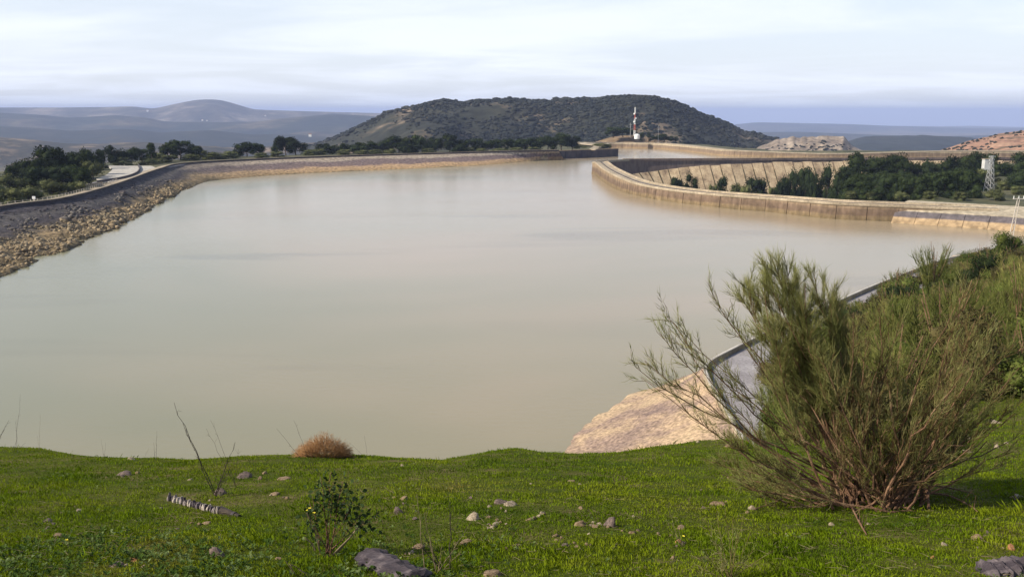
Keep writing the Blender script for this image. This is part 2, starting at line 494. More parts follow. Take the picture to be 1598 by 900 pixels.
M['dry'] = mat('dry_stalk', [(0.10, 0.075, 0.045), (0.28, 0.22, 0.13)], 4, 0.9, fscale=20)
M['black_twig'] = mat('dark_twig', [(0.025, 0.02, 0.018), (0.06, 0.045, 0.035)], 6, 0.9)
M['rust'] = mat('dry_rust_twigs', [(0.26, 0.13, 0.055), (0.38, 0.22, 0.10)], 5, 0.9, fscale=25)
M['leaf_dark'] = mat('dark_leaf', [(0.025, 0.045, 0.014), (0.06, 0.09, 0.03)], 8, 0.5, transl=0.15)
M['yellow'] = mat('yellow_petal', [(0.60, 0.50, 0.03), (0.70, 0.62, 0.06)], 8, 0.7)
M['stone_pale'] = mat('pale_stone', [(0.16, 0.115, 0.075), (0.34, 0.27, 0.19), (0.52, 0.44, 0.33)], 3, 0.9, 0.6, 30, coord='obj', bdist=0.02)
M['stone_tan'] = mat('tan_stone', [(0.12, 0.08, 0.045), (0.24, 0.165, 0.10), (0.40, 0.29, 0.18)], 3, 0.92, 0.6, 30, coord='obj', bdist=0.02)
M['stone_grey'] = mat('grey_stone', [(0.06, 0.045, 0.04), (0.15, 0.11, 0.095), (0.26, 0.19, 0.15)], 3, 0.92, 0.6, 30, coord='obj', bdist=0.02)
M['stone_orange'] = mat('orange_stone', [(0.28, 0.12, 0.05), (0.50, 0.24, 0.11)], 9, 0.92, 0.6, 30, coord='obj', bdist=0.02)
M['log'] = mat('weathered_wood', [(0.09, 0.075, 0.075), (0.22, 0.185, 0.18), (0.40, 0.35, 0.32)], 6, 0.9, 0.6, 40, coord='obj', bdist=0.01)
M['logdark'] = mat('dark_weathered_wood', [(0.018, 0.014, 0.018), (0.055, 0.044, 0.052), (0.14, 0.115, 0.12)], 9, 0.9, 0.8, 50, coord='obj', stretch=(0.25, 1, 1), bdist=0.01)
M['logpale'] = mat('bleached_wood', [(0.26, 0.22, 0.18), (0.48, 0.42, 0.35)], 9, 0.9, 0.5, 50, coord='obj', bdist=0.01)
M['spurtwig'] = mat('slope_broom_twigs', [(0.060, 0.075, 0.020), (0.125, 0.140, 0.036), (0.22, 0.18, 0.07)], 0.35, 0.9, fscale=2, fine=0.4, rand=0.45, transl=0.15)
M['white'] = mat('white_paint', [(0.74, 0.74, 0.72), (0.82, 0.82, 0.80)], 0.5, 0.6, fine=0.05)
M['whitewash'] = mat('weathered_whitewash', [(0.42, 0.42, 0.42), (0.58, 0.57, 0.55)], 0.6, 0.8, fine=0.1)
M['red'] = mat('red_paint', [(0.42, 0.10, 0.07), (0.50, 0.13, 0.09)], 0.5, 0.6, fine=0.05)
M['steel'] = mat('galvanised_steel', [(0.42, 0.42, 0.42), (0.58, 0.57, 0.55)], 2, 0.6, fine=0.1)
M['steel_pale'] = mat('pale_pole_metal', [(0.50, 0.44, 0.38), (0.62, 0.55, 0.48)], 2, 0.6, fine=0.1)
M['glass'] = mat('dark_window', [(0.02, 0.025, 0.03), (0.03, 0.035, 0.04)], 2, 0.2, spec=0.5)
M['roof'] = mat('roof_tile', [(0.25, 0.12, 0.08), (0.33, 0.17, 0.11)], 2, 0.8)

# water: silty, faintly rippled
mw = bpy.data.materials.new('silty_water')
mw.use_nodes = True
nt = mw.node_tree
b = nt.nodes['Principled BSDF']
g = nt.nodes.new('ShaderNodeNewGeometry')
n1 = nt.nodes.new('ShaderNodeTexNoise'); n1.inputs['Scale'].default_value = 0.0045; n1.inputs['Detail'].default_value = 3; n1.inputs['Distortion'].default_value = 1.2
nt.links.new(g.outputs['Position'], n1.inputs['Vector'])
r = nt.nodes.new('ShaderNodeValToRGB')
r.color_ramp.elements[0].position = 0.32; r.color_ramp.elements[0].color = (0.220, 0.212, 0.130, 1)
r.color_ramp.elements[1].position = 0.62; r.color_ramp.elements[1].color = (0.335, 0.265, 0.178, 1)
e = r.color_ramp.elements.new(0.48); e.color = (0.290, 0.248, 0.160, 1)
spx = nt.nodes.new('ShaderNodeSeparateXYZ'); nt.links.new(g.outputs['Position'], spx.inputs[0])
mx_ = nt.nodes.new('ShaderNodeMapRange'); mx_.inputs['From Min'].default_value = -130; mx_.inputs['From Max'].default_value = 70
mx_.inputs['To Min'].default_value = -0.14; mx_.inputs['To Max'].default_value = 0.10
nt.links.new(spx.outputs['X'], mx_.inputs['Value'])
my_ = nt.nodes.new('ShaderNodeMapRange'); my_.inputs['From Min'].default_value = 80; my_.inputs['From Max'].default_value = 330
my_.inputs['To Min'].default_value = -0.12; my_.inputs['To Max'].default_value = 0.06
nt.links.new(spx.outputs['Y'], my_.inputs['Value'])
ad_ = nt.nodes.new('ShaderNodeMath'); ad_.operation = 'ADD'; nt.links.new(n1.outputs['Fac'], ad_.inputs[0]); nt.links.new(mx_.outputs[0], ad_.inputs[1])
ad2_ = nt.nodes.new('ShaderNodeMath'); ad2_.operation = 'ADD'; nt.links.new(ad_.outputs[0], ad2_.inputs[0]); nt.links.new(my_.outputs[0], ad2_.inputs[1])
nt.links.new(ad2_.outputs[0], r.inputs[0])
mpk = nt.nodes.new('ShaderNodeMapping'); mpk.inputs['Scale'].default_value = (0.4, 1.5, 1); mpk.inputs['Location'].default_value = (3.0, 7.0, 0); nt.links.new(g.outputs['Position'], mpk.inputs[0])
nk = nt.nodes.new('ShaderNodeTexNoise'); nk.inputs['Scale'].default_value = 0.018; nk.inputs['Detail'].default_value = 3; nk.inputs['Distortion'].default_value = 0.6
nt.links.new(mpk.outputs[0], nk.inputs['Vector'])
mk2 = nt.nodes.new('ShaderNodeMapRange'); mk2.interpolation_type = 'SMOOTHSTEP'; mk2.inputs['From Min'].default_value = 0.56; mk2.inputs['From Max'].default_value = 0.72
mk2.inputs['To Min'].default_value = 1.0; mk2.inputs['To Max'].default_value = 0.78  # wind streaks: their duller reflection is painted as darker water colour
nt.links.new(nk.outputs['Fac'], mk2.inputs['Value'])
sk = nt.nodes.new('ShaderNodeVectorMath'); sk.operation = 'SCALE'; nt.links.new(r.outputs[0], sk.inputs[0]); nt.links.new(mk2.outputs[0], sk.inputs['Scale'])
nt.links.new(sk.outputs[0], b.inputs['Base Color'])
b.inputs['Roughness'].default_value = 0.18
b.inputs['IOR'].default_value = 1.33
mp = nt.nodes.new('ShaderNodeMapping'); mp.inputs['Scale'].default_value = (0.6, 1.3, 1)
nt.links.new(g.outputs['Position'], mp.inputs[0])
n2 = nt.nodes.new('ShaderNodeTexNoise'); n2.inputs['Scale'].default_value = 0.9; n2.inputs['Detail'].default_value = 3
nt.links.new(mp.outputs[0], n2.inputs['Vector'])
n3 = nt.nodes.new('ShaderNodeTexNoise'); n3.inputs['Scale'].default_value = 0.012; n3.inputs['Detail'].default_value = 3
mp3 = nt.nodes.new('ShaderNodeMapping'); mp3.inputs['Scale'].default_value = (0.6, 2.2, 1)
nt.links.new(g.outputs['Position'], mp3.inputs[0]); nt.links.new(mp3.outputs[0], n3.inputs['Vector'])
m3 = nt.nodes.new('ShaderNodeMapRange')
m3.inputs['From Min'].default_value = 0.35; m3.inputs['From Max'].default_value = 0.65
m3.inputs['To Min'].default_value = 0.10; m3.inputs['To Max'].default_value = 0.40
nt.links.new(n3.outputs['Fac'], m3.inputs['Value'])
bp = nt.nodes.new('ShaderNodeBump'); bp.inputs['Distance'].default_value = 0.12
nt.links.new(m3.outputs[0], bp.inputs['Strength'])
nt.links.new(n2.outputs['Fac'], bp.inputs['Height']); nt.links.new(bp.outputs[0], b.inputs['Normal'])
M['water'] = mw


# ------------------------------------------------------------------ far land: valley sheet, ridges
CURV = 1.0 / (2 * 6371000 * 1.15)
th = np.linspace(-math.pi, math.pi, 241)
rr = np.concatenate([[0.5], np.geomspace(60, 30000, 130)])
TH, RR = np.meshgrid(th, rr)
X = RR * np.sin(TH); Y = RR * np.cos(TH)


def sheet_z(x, y):
    r = np.hypot(x, y)
    z = np.interp(r, [0, 900, 1500, 3000, 6000, 9000, 40000], [-34, -34, -60, -130, -190, -290, -300])
    z = z + fbm(x / 900.0, y / 900.0, 3) * np.interp(r, [0, 900, 2500, 9000], [2, 4, 26, 50]) - r * r * CURV
    return z


link('ground', grid_mesh('ground', X, Y, sheet_z(X, Y), M['sheet']), kind='structure')


def poly_interp(prof, px):
    p = np.array(prof, float)
    return np.interp(px, p[:, 0], p[:, 1])


HILLS = {}


def ridge(prof, D, Wf, Wb, base, m, seed, n=220, rows=46, rough=1.0, jag=0.0, tilt=0.0, name='hill'):
    pxs = np.linspace(prof[0][0], prof[-1][0], n)
    pys = poly_interp(prof, pxs)
    k = np.array([1, 2, 3, 2, 1], float); k /= k.sum()
    pys = np.convolve(np.pad(pys, 2, 'edge'), k, 'valid')
    pys = pys + jag * fbm(pxs / 14.0, pxs * 0 + seed, seed, 3)
    v = np.concatenate([np.linspace(-1, 0, int(rows * 0.7)), np.linspace(0, 1, rows - int(rows * 0.7) + 1)[1:]])
    Xg = np.zeros((len(v), n)); Yg = Xg.copy(); Zg = Xg.copy()
    for j in range(n):
        Dj = D + tilt * (pxs[j] - pxs[0])
        t = T(pys[j]); zc = EYE - t * Dj
        a = (pxs[j] - 799.0) / F * (CP + t * SP)
        yy = Dj + np.where(v < 0, v * Wf, v * Wb)
        sh = np.where(v < 0, 1 - np.abs(v) ** 1.25, 1 - np.abs(v) ** 1.6)
        sh = np.clip(sh, 0, 1)
        xx = a * yy
        nz_ = fbm(xx / (Wf * 0.35), yy / (Wf * 0.5), seed, 5) * 4 * sh * (1 - sh) * 0.33 * rough
        top = max(zc, base)
        Zg[:, j] = base + (top - base) * np.clip(sh + nz_, 0, 0.999 if j else 1)
        Xg[:, j] = xx; Yg[:, j] = yy
    o = link(name, grid_mesh(name, Xg, Yg, Zg, m), kind='structure')
    HILLS[seed] = (Xg, Yg, Zg)
    return Xg, Yg, Zg


ridge([(-260, 170), (0, 168), (100, 168), (180, 167), (205, 166), (240, 170), (270, 163), (300, 157), (322, 155), (345, 156), (370, 163), (395, 171), (450, 173), (520, 175), (600, 177), (800, 186), (1000, 192)],
      11500, 2300, 2000, -400, M['farpale'], 11)
ridge([(-260, 172), (0, 176), (60, 179), (110, 184), (180, 180), (225, 183), (260, 190), (330, 191), (400, 190), (450, 184), (520, 178), (580, 181), (700, 195), (800, 210)],
      8400, 2300, 1500, -340, M['far'], 12)
ridge([(-260, 198), (0, 197), (60, 200), (110, 204), (200, 201), (250, 207), (330, 203), (390, 210), (450, 209), (520, 215), (600, 225)],
      6200, 1700, 1500, -260, M['fardark'], 13)
ridge([(-260, 210), (-60, 212), (30, 216), (90, 224), (160, 226), (230, 221), (300, 228), (390, 232), (450, 226), (500, 222), (560, 212), (640, 215), (760, 240)],
      3300, 900, 800, -170, M['hill'], 14, jag=1.5)
ridge([(900, 205), (1100, 200), (1140, 195), (1180, 191), (1240, 192), (1330, 194), (1400, 197), (1480, 199), (1560, 201), (1660, 199), (1900, 205)],
      18000, 4000, 3000, -560, M['far'], 15)
ridge([(1000, 215), (1150, 207), (1250, 206), (1330, 209), (1430, 213), (1540, 212), (1800, 215)], 9500, 2500, 2000, -400, M['far'], 16)
ridge([(1250, 240), (1320, 222), (1345, 214), (1370, 212), (1440, 211), (1500, 214), (1530, 218), (1580, 224), (1700, 230), (1800, 235)],
      4600, 1200, 1200, -220, M['fardark'], 17, jag=1.0)
# the big wooded hill
MH = ridge([(470, 236), (500, 226), (540, 208), (590, 182), (603, 173), (640, 167), (690, 156), (720, 160), (745, 156), (800, 153), (850, 158), (900, 154),
            (960, 152), (1020, 153), (1060, 162), (1090, 176), (1130, 190), (1160, 204), (1200, 214), (1260, 229), (1320, 242), (1360, 252)],
           1950, 800, 700, -95, M['whill'], 21, n=420, rows=90, rough=1.7, jag=1.0, name='wooded_hill')
ridge([(1150, 240), (1190, 229), (1212, 219), (1228, 217), (1236, 213), (1262, 215), (1268, 212), (1300, 212), (1318, 214), (1324, 222), (1340, 234), (1365, 244)],
      1700, 230, 300, -60, M['cliff'], 22, n=200, rough=1.6, jag=3.0, name='rocky_outcrop')
PH = ridge([(1400, 252), (1430, 246), (1460, 238), (1500, 224), (1530, 215), (1560, 209), (1598, 203), (1700, 186), (1850, 178), (2050, 190)],
           1150, 420, 400, -35, M['pink'], 23, n=220, jag=2.0, name='reddish_hill')

# a lake in the valley at the far left
mb = MB()
lk = [W(px, py, -128) for px, py in [(-160, 262), (-60, 265), (0, 263), (22, 258), (34, 251), (26, 246), (0, 243), (-80, 242), (-160, 246)]]
mb.add(lk, [tuple(range(len(lk)))])
lake = mb.build('lake_water', M['water'], kind='structure')

ICO_V = None


def icosphere(sub=1):
    import bmesh
    bm = bmesh.new()
    bmesh.ops.create_icosphere(bm, subdivisions=sub, radius=1.0)
    V = np.array([v.co[:] for v in bm.verts]); Fa = np.array([[v.index for v in f.verts] for f in bm.faces])
    bm.free()
    return V, Fa


IV1, IF1 = icosphere(1)
IV2, IF2 = icosphere(2)
IV3, IF3 = icosphere(3)


def scatter_blobs(P, S, base=(IV1, IF1), jitter=0.25, seed=1):
    """many small rough lumps in one mesh: P positions (n,3), S sizes (n,3)"""
    rg = np.random.default_rng(seed)
    V0, F0 = base
    n = len(P); k = len(V0)
    ang = rg.uniform(0, 2 * math.pi, n)
    c, s = np.cos(ang), np.sin(ang)
    V = np.repeat(V0[None], n, 0) * (1 + rg.uniform(-jitter, jitter, (n, k, 1)))
    V = V * S[:, None, :]
    x = V[..., 0] * c[:, None] - V[..., 1] * s[:, None]
    y = V[..., 0] * s[:, None] + V[..., 1] * c[:, None]
    V = np.stack([x, y, V[..., 2]], -1) + P[:, None, :]
    Fa = F0[None] + (np.arange(n) * k)[:, None, None]
    return V.reshape(-1, 3), Fa.reshape(-1, F0.shape[1])


def on_grid(G, n, rg, dens, vmin=0.0, vmax=1.0):
    Xg, Yg, Zg = G
    a, b_ = Xg.shape
    P = []
    i = rg.uniform(vmin * (a - 1.001), vmax * (a - 1.001), n); j = rg.uniform(0, b_ - 1.001, n)
    i0 = i.astype(int); j0 = j.astype(int); fi = i - i0; fj = j - j0

    def s(A):
        return (A[i0, j0] * (1 - fi) + A[i0 + 1, j0] * fi) * (1 - fj) + (A[i0, j0 + 1] * (1 - fi) + A[i0 + 1, j0 + 1] * fi) * fj
    P = np.stack([s(Xg), s(Yg), s(Zg)], 1)
    keep = rg.uniform(0, 1, n) < dens(P)
    return P[keep]


rg = np.random.default_rng(5)


def hill_density(P):
    px = 799 + P[:, 0] / P[:, 1] * F / CP
    d = 0.50 + 2.2 * fbm(P[:, 0] / 90, P[:, 1] / 90, 31, 4)
    left = sstep(760, 560, px) * 0.9                     # bare rock on the left flank
    low = sstep(-10, -60, P[:, 2]) * 0.25
    strip = np.exp(-((px - 1003 + (P[:, 2] - 40) * 0.05) / 4.5) ** 2) * (P[:, 2] > 10)
    return np.clip(d + 0.40 - left - low - strip, 0.02, 1)


P = on_grid(MH, 36000, rg, hill_density, 0.0, 0.80)
Sz = rg.uniform(1.2, 1.9, (len(P), 1)) * np.exp(rg.normal(0.35, 0.35, (len(P), 1))) * np.array([[1.3, 1.3, 0.6]]) * rg.uniform(0.8, 1.2, (len(P), 3))
P[:, 2] += Sz[:, 2] * 0.45
V, Fa = scatter_blobs(P, Sz, seed=2)
link('hill_forest', np_mesh('hill_forest', V, Fa, M['forest']), kind='stuff', label='dark pine wood covering the big hill beyond the reservoir', cat='forest')
P = on_grid(PH, 1500, rg, lambda P: np.clip(0.25 + 1.6 * fbm(P[:, 0] / 40, P[:, 1] / 40, 33, 3), 0.05, 1), 0.2, 0.8)
Sz = rg.uniform(1.0, 2.6, (len(P), 1)) * np.array([[1.2, 1.2, 0.9]])
V, Fa = scatter_blobs(P, Sz, seed=3)
link('hillside_scrub', np_mesh('hillside_scrub', V, Fa, M['forest']), kind='stuff', label='dark scrub dotted over the reddish hill at the right edge', cat='scrub')
P = on_grid(HILLS[22], 900, rg, lambda P: 0.35 + 0 * P[:, 0], 0.0, 0.55)
Sz = rg.uniform(1.5, 3.5, (len(P), 1)) * np.array([[1.2, 1.2, 0.8]])
V, Fa = scatter_blobs(P, Sz, seed=4)
link('outcrop_scrub', np_mesh('outcrop_scrub', V, Fa, M['forest']), kind='stuff', label='dark scrub on the rocky outcrop behind the channel', cat='scrub')

# far white farmhouses and a village, specks on the blue ridges
FARH = [(648 / 2.8125, 173.5, 11400, 20, 'bright white works on the shoulder of the far rounded mountain'),
        (316, 188, 8200, 12, 'white farmhouse below the far rounded mountain'), (323, 188.5, 8200, 9, 'small white barn beside the farmhouse below the far mountain'),
        (414, 181, 11400, 14, 'white farmhouse on the far blue ridge right of the rounded mountain'),
        (484, 212, 3250, 9, 'white farmhouse on the slope left of the wooded hill')]
for (px, py, D, s, lab) in FARH:
    hp = WD(px, py, D * 0.93)
    hroot = thing('farmhouse', lab, 'house', tuple(hp))
    mb = MB(); mb.box((0, 0, s * 0.1), (s, s * 0.6, s * 0.9)); mb.build('wall', M['white'], hroot)
    mb = MB()
    h = s * 0.55
    mb.add([(-s * .55, -s * .36, h), (s * .55, -s * .36, h), (s * .55, s * .36, h), (-s * .55, s * .36, h), (-s * .55, 0, h + s * .2), (s * .55, 0, h + s * .2)],
           [(0, 1, 5, 4), (2, 3, 4, 5), (0, 4, 3), (1, 2, 5), (3, 2, 1, 0)])
    mb.build('roof', M['roof'], hroot)


# ------------------------------------------------------------------ curves and offsets
def dens(pts, step=6.0):
    """Catmull-Rom through control points, evenly spaced"""
    P = np.array(pts, float)
    Q = np.vstack([2 * P[0] - P[1], P, 2 * P[-1] - P[-2]])
    outp = []
    for i in range(1, len(Q) - 2):
        L = np.linalg.norm(Q[i + 1] - Q[i]); m = max(2, int(L / step))
        for k in range(m):
            t = k / m
            outp.append(0.5 * ((2 * Q[i]) + (-Q[i - 1] + Q[i + 1]) * t + (2 * Q[i - 1] - 5 * Q[i] + 4 * Q[i + 1] - Q[i + 2]) * t * t
                               + (-Q[i - 1] + 3 * Q[i] - 3 * Q[i + 1] + Q[i + 2]) * t ** 3))
    outp.append(Q[-2])
    return np.array(outp)


def normals(P):
    d = np.gradient(P[:, :2], axis=0)
    d /= np.linalg.norm(d, axis=1, keepdims=True) + 1e-9
    return np.stack([-d[:, 1], d[:, 0]], 1)          # left of the direction of travel


def off(P, n, d, dz=0.0, z=None):
    Q = P.copy()
    Q[:, :2] += n * (np.asarray(d).reshape(-1, 1) if np.ndim(d) else d)
    Q[:, 2] = (Q[:, 2] + dz) if z is None else z
    return Q


def pathobj(name, rows, m, parent=None, close=True, **kw):
    mb = MB(); mb.loft([[tuple(p) for p in r] for r in rows], close=close)
    return mb.build(name, m, parent, **kw)


# ------------------------------------------------------------------ left embankment
ZC = 8.0
pairs = [((-150, 60, ZC), (-90, 70, 0)), ((-172, 130, ZC), (-110, 135, 0)), ((-176, 215, ZC), (-125, 216, 0)),
         (W(0, 326, ZC), W(150, 368, 0)), (W(100, 312, ZC), W(195, 349, 0)), (W(180, 290, ZC), W(243, 322, 0)), (W(250, 265, ZC), W(300, 292, 0)),
         (W(292, 256, ZC), W(340, 281, 0)), (W(420, 249, ZC), W(450, 272, 0)), (W(560, 244, ZC), W(600, 265, 0)),
         (W(700, 240, ZC), W(750, 258, 0)), (W(800, 237, ZC), W(830, 251.5, 0)), (W(872, 235.5, ZC), W(880, 249, 0))]
P2 = dens([np.concatenate([np.asarray(a, float), np.asarray(c, float)]) for a, c in pairs], 3.0)
LC, LW = P2[:, :3].copy(), P2[:, 3:].copy()
# left of travel = away from the water (travelling away from the viewer with the water on the right)
LN = normals(LC)
emb = thing('embankment', 'long left embankment of dark stone over rough tan rock curving round the reservoir', 'embankment')
k_ = 26
rows = []
idx = np.arange(len(LC))
far_f = sstep(480, 560, LC[:, 1])                     # rough near, smooth far
for i in range(k_ + 1):
    s = i / k_
    R = LC * (1 - s) + LW * s
    amp = (1 - far_f) * (0.3 + 1.9 * sstep(0.35, 0.7, s)) * (1 if 0 < i else 0)
    R[:, 2] += amp * fbm(R[:, 0] / 4.0, R[:, 1] / 4.0, 41, 4) * 0.9
    sh = (1 - far_f) * fbm(R[:, 1] / 22.0, R[:, 0] / 60.0, 42, 4) * 7.0 * sstep(0.2, 0.9, s) + fbm(R[:, 1] / 9, R[:, 0] / 9, 47, 3) * 1.5 * s
    R[:, 0] += -sh * 0.8; R[:, 1] += sh * 0.3
    rows.append(R)
R = rows[-1].copy(); R[:, 2] = -4; R[:, 0] += 4 * (-LN[:, 0]); R[:, 1] += 4 * (-LN[:, 1])
rows.append(R)
Xg = np.array([r[:, 0] for r in rows]); Yg = np.array([r[:, 1] for r in rows]); Zg = np.array([r[:, 2] for r in rows])
iN = int(np.searchsorted(LC[:, 1], 600))
LBG = (Xg, Yg, Zg)
link('stone_face', grid_mesh('stone_face', Xg, Yg, Zg, M['bank'], False), emb)
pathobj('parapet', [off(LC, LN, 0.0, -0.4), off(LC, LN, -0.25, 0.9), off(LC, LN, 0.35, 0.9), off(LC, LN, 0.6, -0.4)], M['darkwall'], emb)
pathobj('parapet_cap', [off(LC, LN, -0.4, 0.9), off(LC, LN, -0.4, 1.12), off(LC, LN, 0.55, 1.12), off(LC, LN, 0.55, 0.9)], M['pale'], emb)
pathobj('crest_road', [off(LC, LN, 0.6, -0.8), off(LC, LN, 0.6, 0.15), off(LC, LN, 6.0, 0.15), off(LC, LN, 6.0, -0.8)], M['pale'], emb)
# railing with its posts along the near stretch
L = np.concatenate([[0], np.cumsum(np.linalg.norm(np.diff(LC[:, :2], axis=0), axis=1))])


def along(Pl, s):
    Ld = np.concatenate([[0], np.cumsum(np.linalg.norm(np.diff(Pl[:, :2], axis=0), axis=1))])
    return np.array([np.interp(s, Ld, Pl[:, k]) for k in range(3)])


railp = off(LC, LN, 5.6)
Lr = np.concatenate([[0], np.cumsum(np.linalg.norm(np.diff(railp[:, :2], axis=0), axis=1))])
s0 = float(np.interp(255, railp[:, 1], Lr)); s1 = float(np.interp(430, railp[:, 1], Lr))
fence = thing('railing', 'low metal railing with posts along the near end of the left bank road', 'railing')
mbp = MB(); mbp.box((0, 0, 0.6), (0.14, 0.14, 1.4)); pm = mbp.mesh('post', M['steel_pale'])
ns = int((s1 - s0) / 3.2)
pts = [along(railp, s0 + i * 3.2) for i in range(ns)]
for p in pts:
    link('post', pm, fence, tuple(p))
for hz in (0.55, 1.15):
    mb = MB(); mb.tube([p + np.array([0, 0, hz]) for p in pts], 0.05, 0.05, 4); mb.build('rail', M['steel_pale'], fence)
# small hut-like signal box on the road
p = W(67, 318, ZC)
sb = thing('marker_post', 'small pale marker post beside the railing on the left bank', 'marker', tuple(p + np.array([-3, 0, 0])))
mb = MB(); mb.box((0, 0, 0.9), (0.35, 0.35, 1.8)); mb.build('post', M['steel_pale'], sb)
mb = MB(); mb.box((0, -0.1, 2.2), (1.1, 0.3, 1.0)); mb.build('board', M['white'], sb)

# riprap rocks on the lower slope
rg = np.random.default_rng(9)
G = LBG


def rdens(P):
    return np.clip(0.45 + 1.8 * fbm(P[:, 0] / 7, P[:, 1] / 7, 44, 3), 0, 1) * sstep(500, 400, P[:, 1])


Pk = on_grid((G[0][3:27], G[1][3:27], G[2][3:27]), 62000, rg, rdens)
Pk = Pk[(Pk[:, 1] > 170) & (Pk[:, 2] > -0.5)]
# more stones low on the slope
zf = np.clip(1.15 - Pk[:, 2] / 5.0, 0.07, 1)
Pk = Pk[rg.uniform(0, 1, len(Pk)) < zf]
Sz = np.exp(rg.normal(-1.25, 0.50, (len(Pk), 1))) * rg.uniform(0.6, 1.4, (len(Pk), 3)) * np.array([[1.3, 1.3, 0.9]])
Pk[:, 2] += Sz[:, 2] * 0.25
V, Fa = scatter_blobs(Pk, Sz, jitter=0.35, seed=6)
link('riprap', np_mesh('riprap', V, Fa, M['rock']), emb, kind='stuff')

# plateau behind the left bank
rows = [off(LC, LN, 5.9, -0.35)]
for d, z, a in ((14, 7.6, .2), (30, 7.3, .6), (50, 7.0, .8), (80, 6.5, 1.0), (110, 4, 1.5), (170, -10, 3), (280, -32, 5), (450, -60, 8)):
    R = off(LC, LN, d, 0, z)
    R[:, 2] += fbm(R[:, 0] / 30, R[:, 1] / 30, 51, 4) * a
    nearlow = sstep(420, 300, LC[:, 1]) * np.interp(d, [6, 14, 30, 80], [0, -0.6, -2.0, -5])
    R[:, 2] += nearlow
    rows.append(R)
Xg = np.array([r[:, 0] for r in rows]); Yg = np.array([r[:, 1] for r in rows]); Zg = np.array([r[:, 2] for r in rows])
PLAT = (Xg, Yg, Zg)
link('bank_terrace', grid_mesh('bank_terrace', Xg, Yg, Zg, M['scrub']), kind='structure')


def flat(name, pix, z, m, th=0.05, kind='structure', **kw):
    mb = MB()
    V = [W(px, py, z) for px, py in pix]
    n = len(V)
    V2 = [v - np.array([0, 0, 0.9]) for v in V]
    mb.add(V + V2, [tuple(range(n))] + [(i, (i + 1) % n, n + (i + 1) % n, n + i) for i in range(n)])
    return mb.build(name, m, kind=kind, **kw)


flat('parking_area', [(150, 279), (166, 273), (176, 264), (168, 258.5), (236, 259), (247, 263), (240, 268), (222, 273), (196, 280), (170, 284)], 8.06, M['gravel'])
rb = dens([W(60, 297, 8.1), W(110, 291, 8.1), W(170, 281.5, 8.1), (W(213, 271.5, 8.1)), W(250, 262.5, 8.1), W(285, 256, 8.1)], 4)
nn = normals(rb)
pathobj('access_road', [off(rb, nn, 2.2, -0.6), off(rb, nn, 2.2, 0.02), off(rb, nn, -2.2, 0.02), off(rb, nn, -2.2, -0.6)], M['asphalt'], kind='structure')
kl = thing('low_wall', 'low pale wall along the access road by the gravel parking area', 'wall')
rb2 = dens([W(90, 294.5, 8.1), W(130, 290.5, 8.1), W(160, 286.5, 8.1)], 3)
nn2 = normals(rb2)
pathobj('wall_run', [off(rb2, nn2, 0.3, -0.5), off(rb2, nn2, 0.3, 0.8), off(rb2, nn2, -0.3, 0.8), off(rb2, nn2, -0.3, -0.5)], M['pale'], kl)
kw2 = thing('low_wall', 'dark low wall edging the gravel parking area beside the bank road', 'wall')
rb3 = dens([W(152, 285, 8.1), W(190, 279, 8.1), W(212, 272, 8.1), W(218, 265, 8.1), W(216, 259, 8.1)], 3)
nn3 = normals(rb3)
pathobj('wall_run', [off(rb3, nn3, 0.3, -0.5), off(rb3, nn3, 0.3, 1.0), off(rb3, nn3, -0.3, 1.0), off(rb3, nn3, -0.3, -0.5)], M['darkwall'], kw2)


# ------------------------------------------------------------------ right ring dam
near = [(1392, 345.5, 321), (1309, 342, 317.5), (1253, 336.7, 313.5), (1200, 330.5, 309.5), (1150, 326.5, 306), (1100, 321, 302), (1050, 315, 296.5),
        (1012, 308.5, 290.5), (985, 302.7, 284), (960, 294, 273.7), (940, 281, 262.5), (929, 272, 253.5)]
NP = []
for px, pb, pt in near:
    bpt = W(px, pb, 0)
    zt = EYE - T(pt) * bpt[1]
    NP.append((bpt[0], bpt[1], zt))
start = (175.0, 318.0, 5.8)
RPc = [start] + NP + [(54, 600, 6.8), (62, 628, 6.7), (80, 645, 6.6), (115, 653, 6.5), (180, 660, 6.5), (250, 667, 6.5), (340, 672, 6.5), (430, 676, 6.5)]
RP = dens(RPc[:14], 3.0)
RPf = dens(RPc[12:], 3.0)[1:]
RALL = dens(RPc, 3.0)
RN = normals(RALL)                       # travelling away from the viewer along the near branch: left = water
print('ring crest z', [round(p[2], 1) for p in RPc], 'n0', RN[5])
ring = thing('ring_dam', 'concrete ring dam with a road on its crest curving out into the water at right', 'dam')
wl = -1.0 if RN[5][0] > 0 else 1.0       # sign that makes + point to the water
RN = RN * wl
rs = np.concatenate([[0], np.cumsum(np.linalg.norm(np.diff(RALL[:, :2], axis=0), axis=1))])
# panels of the outer face (near branch and tip), each its own part with open joints
iT = int(np.argmin(np.hypot(RALL[:, 0] - 80, RALL[:, 1] - 645)))
sT = rs[iT]


def seg(Pl, Nl, sl, a, b_, m=5):
    ss = np.linspace(a, b_, m)
    P_ = np.stack([np.interp(ss, sl, Pl[:, k]) for k in range(3)], 1)
    N_ = np.stack([np.interp(ss, sl, Nl[:, k]) for k in range(2)], 1)
    return P_, N_


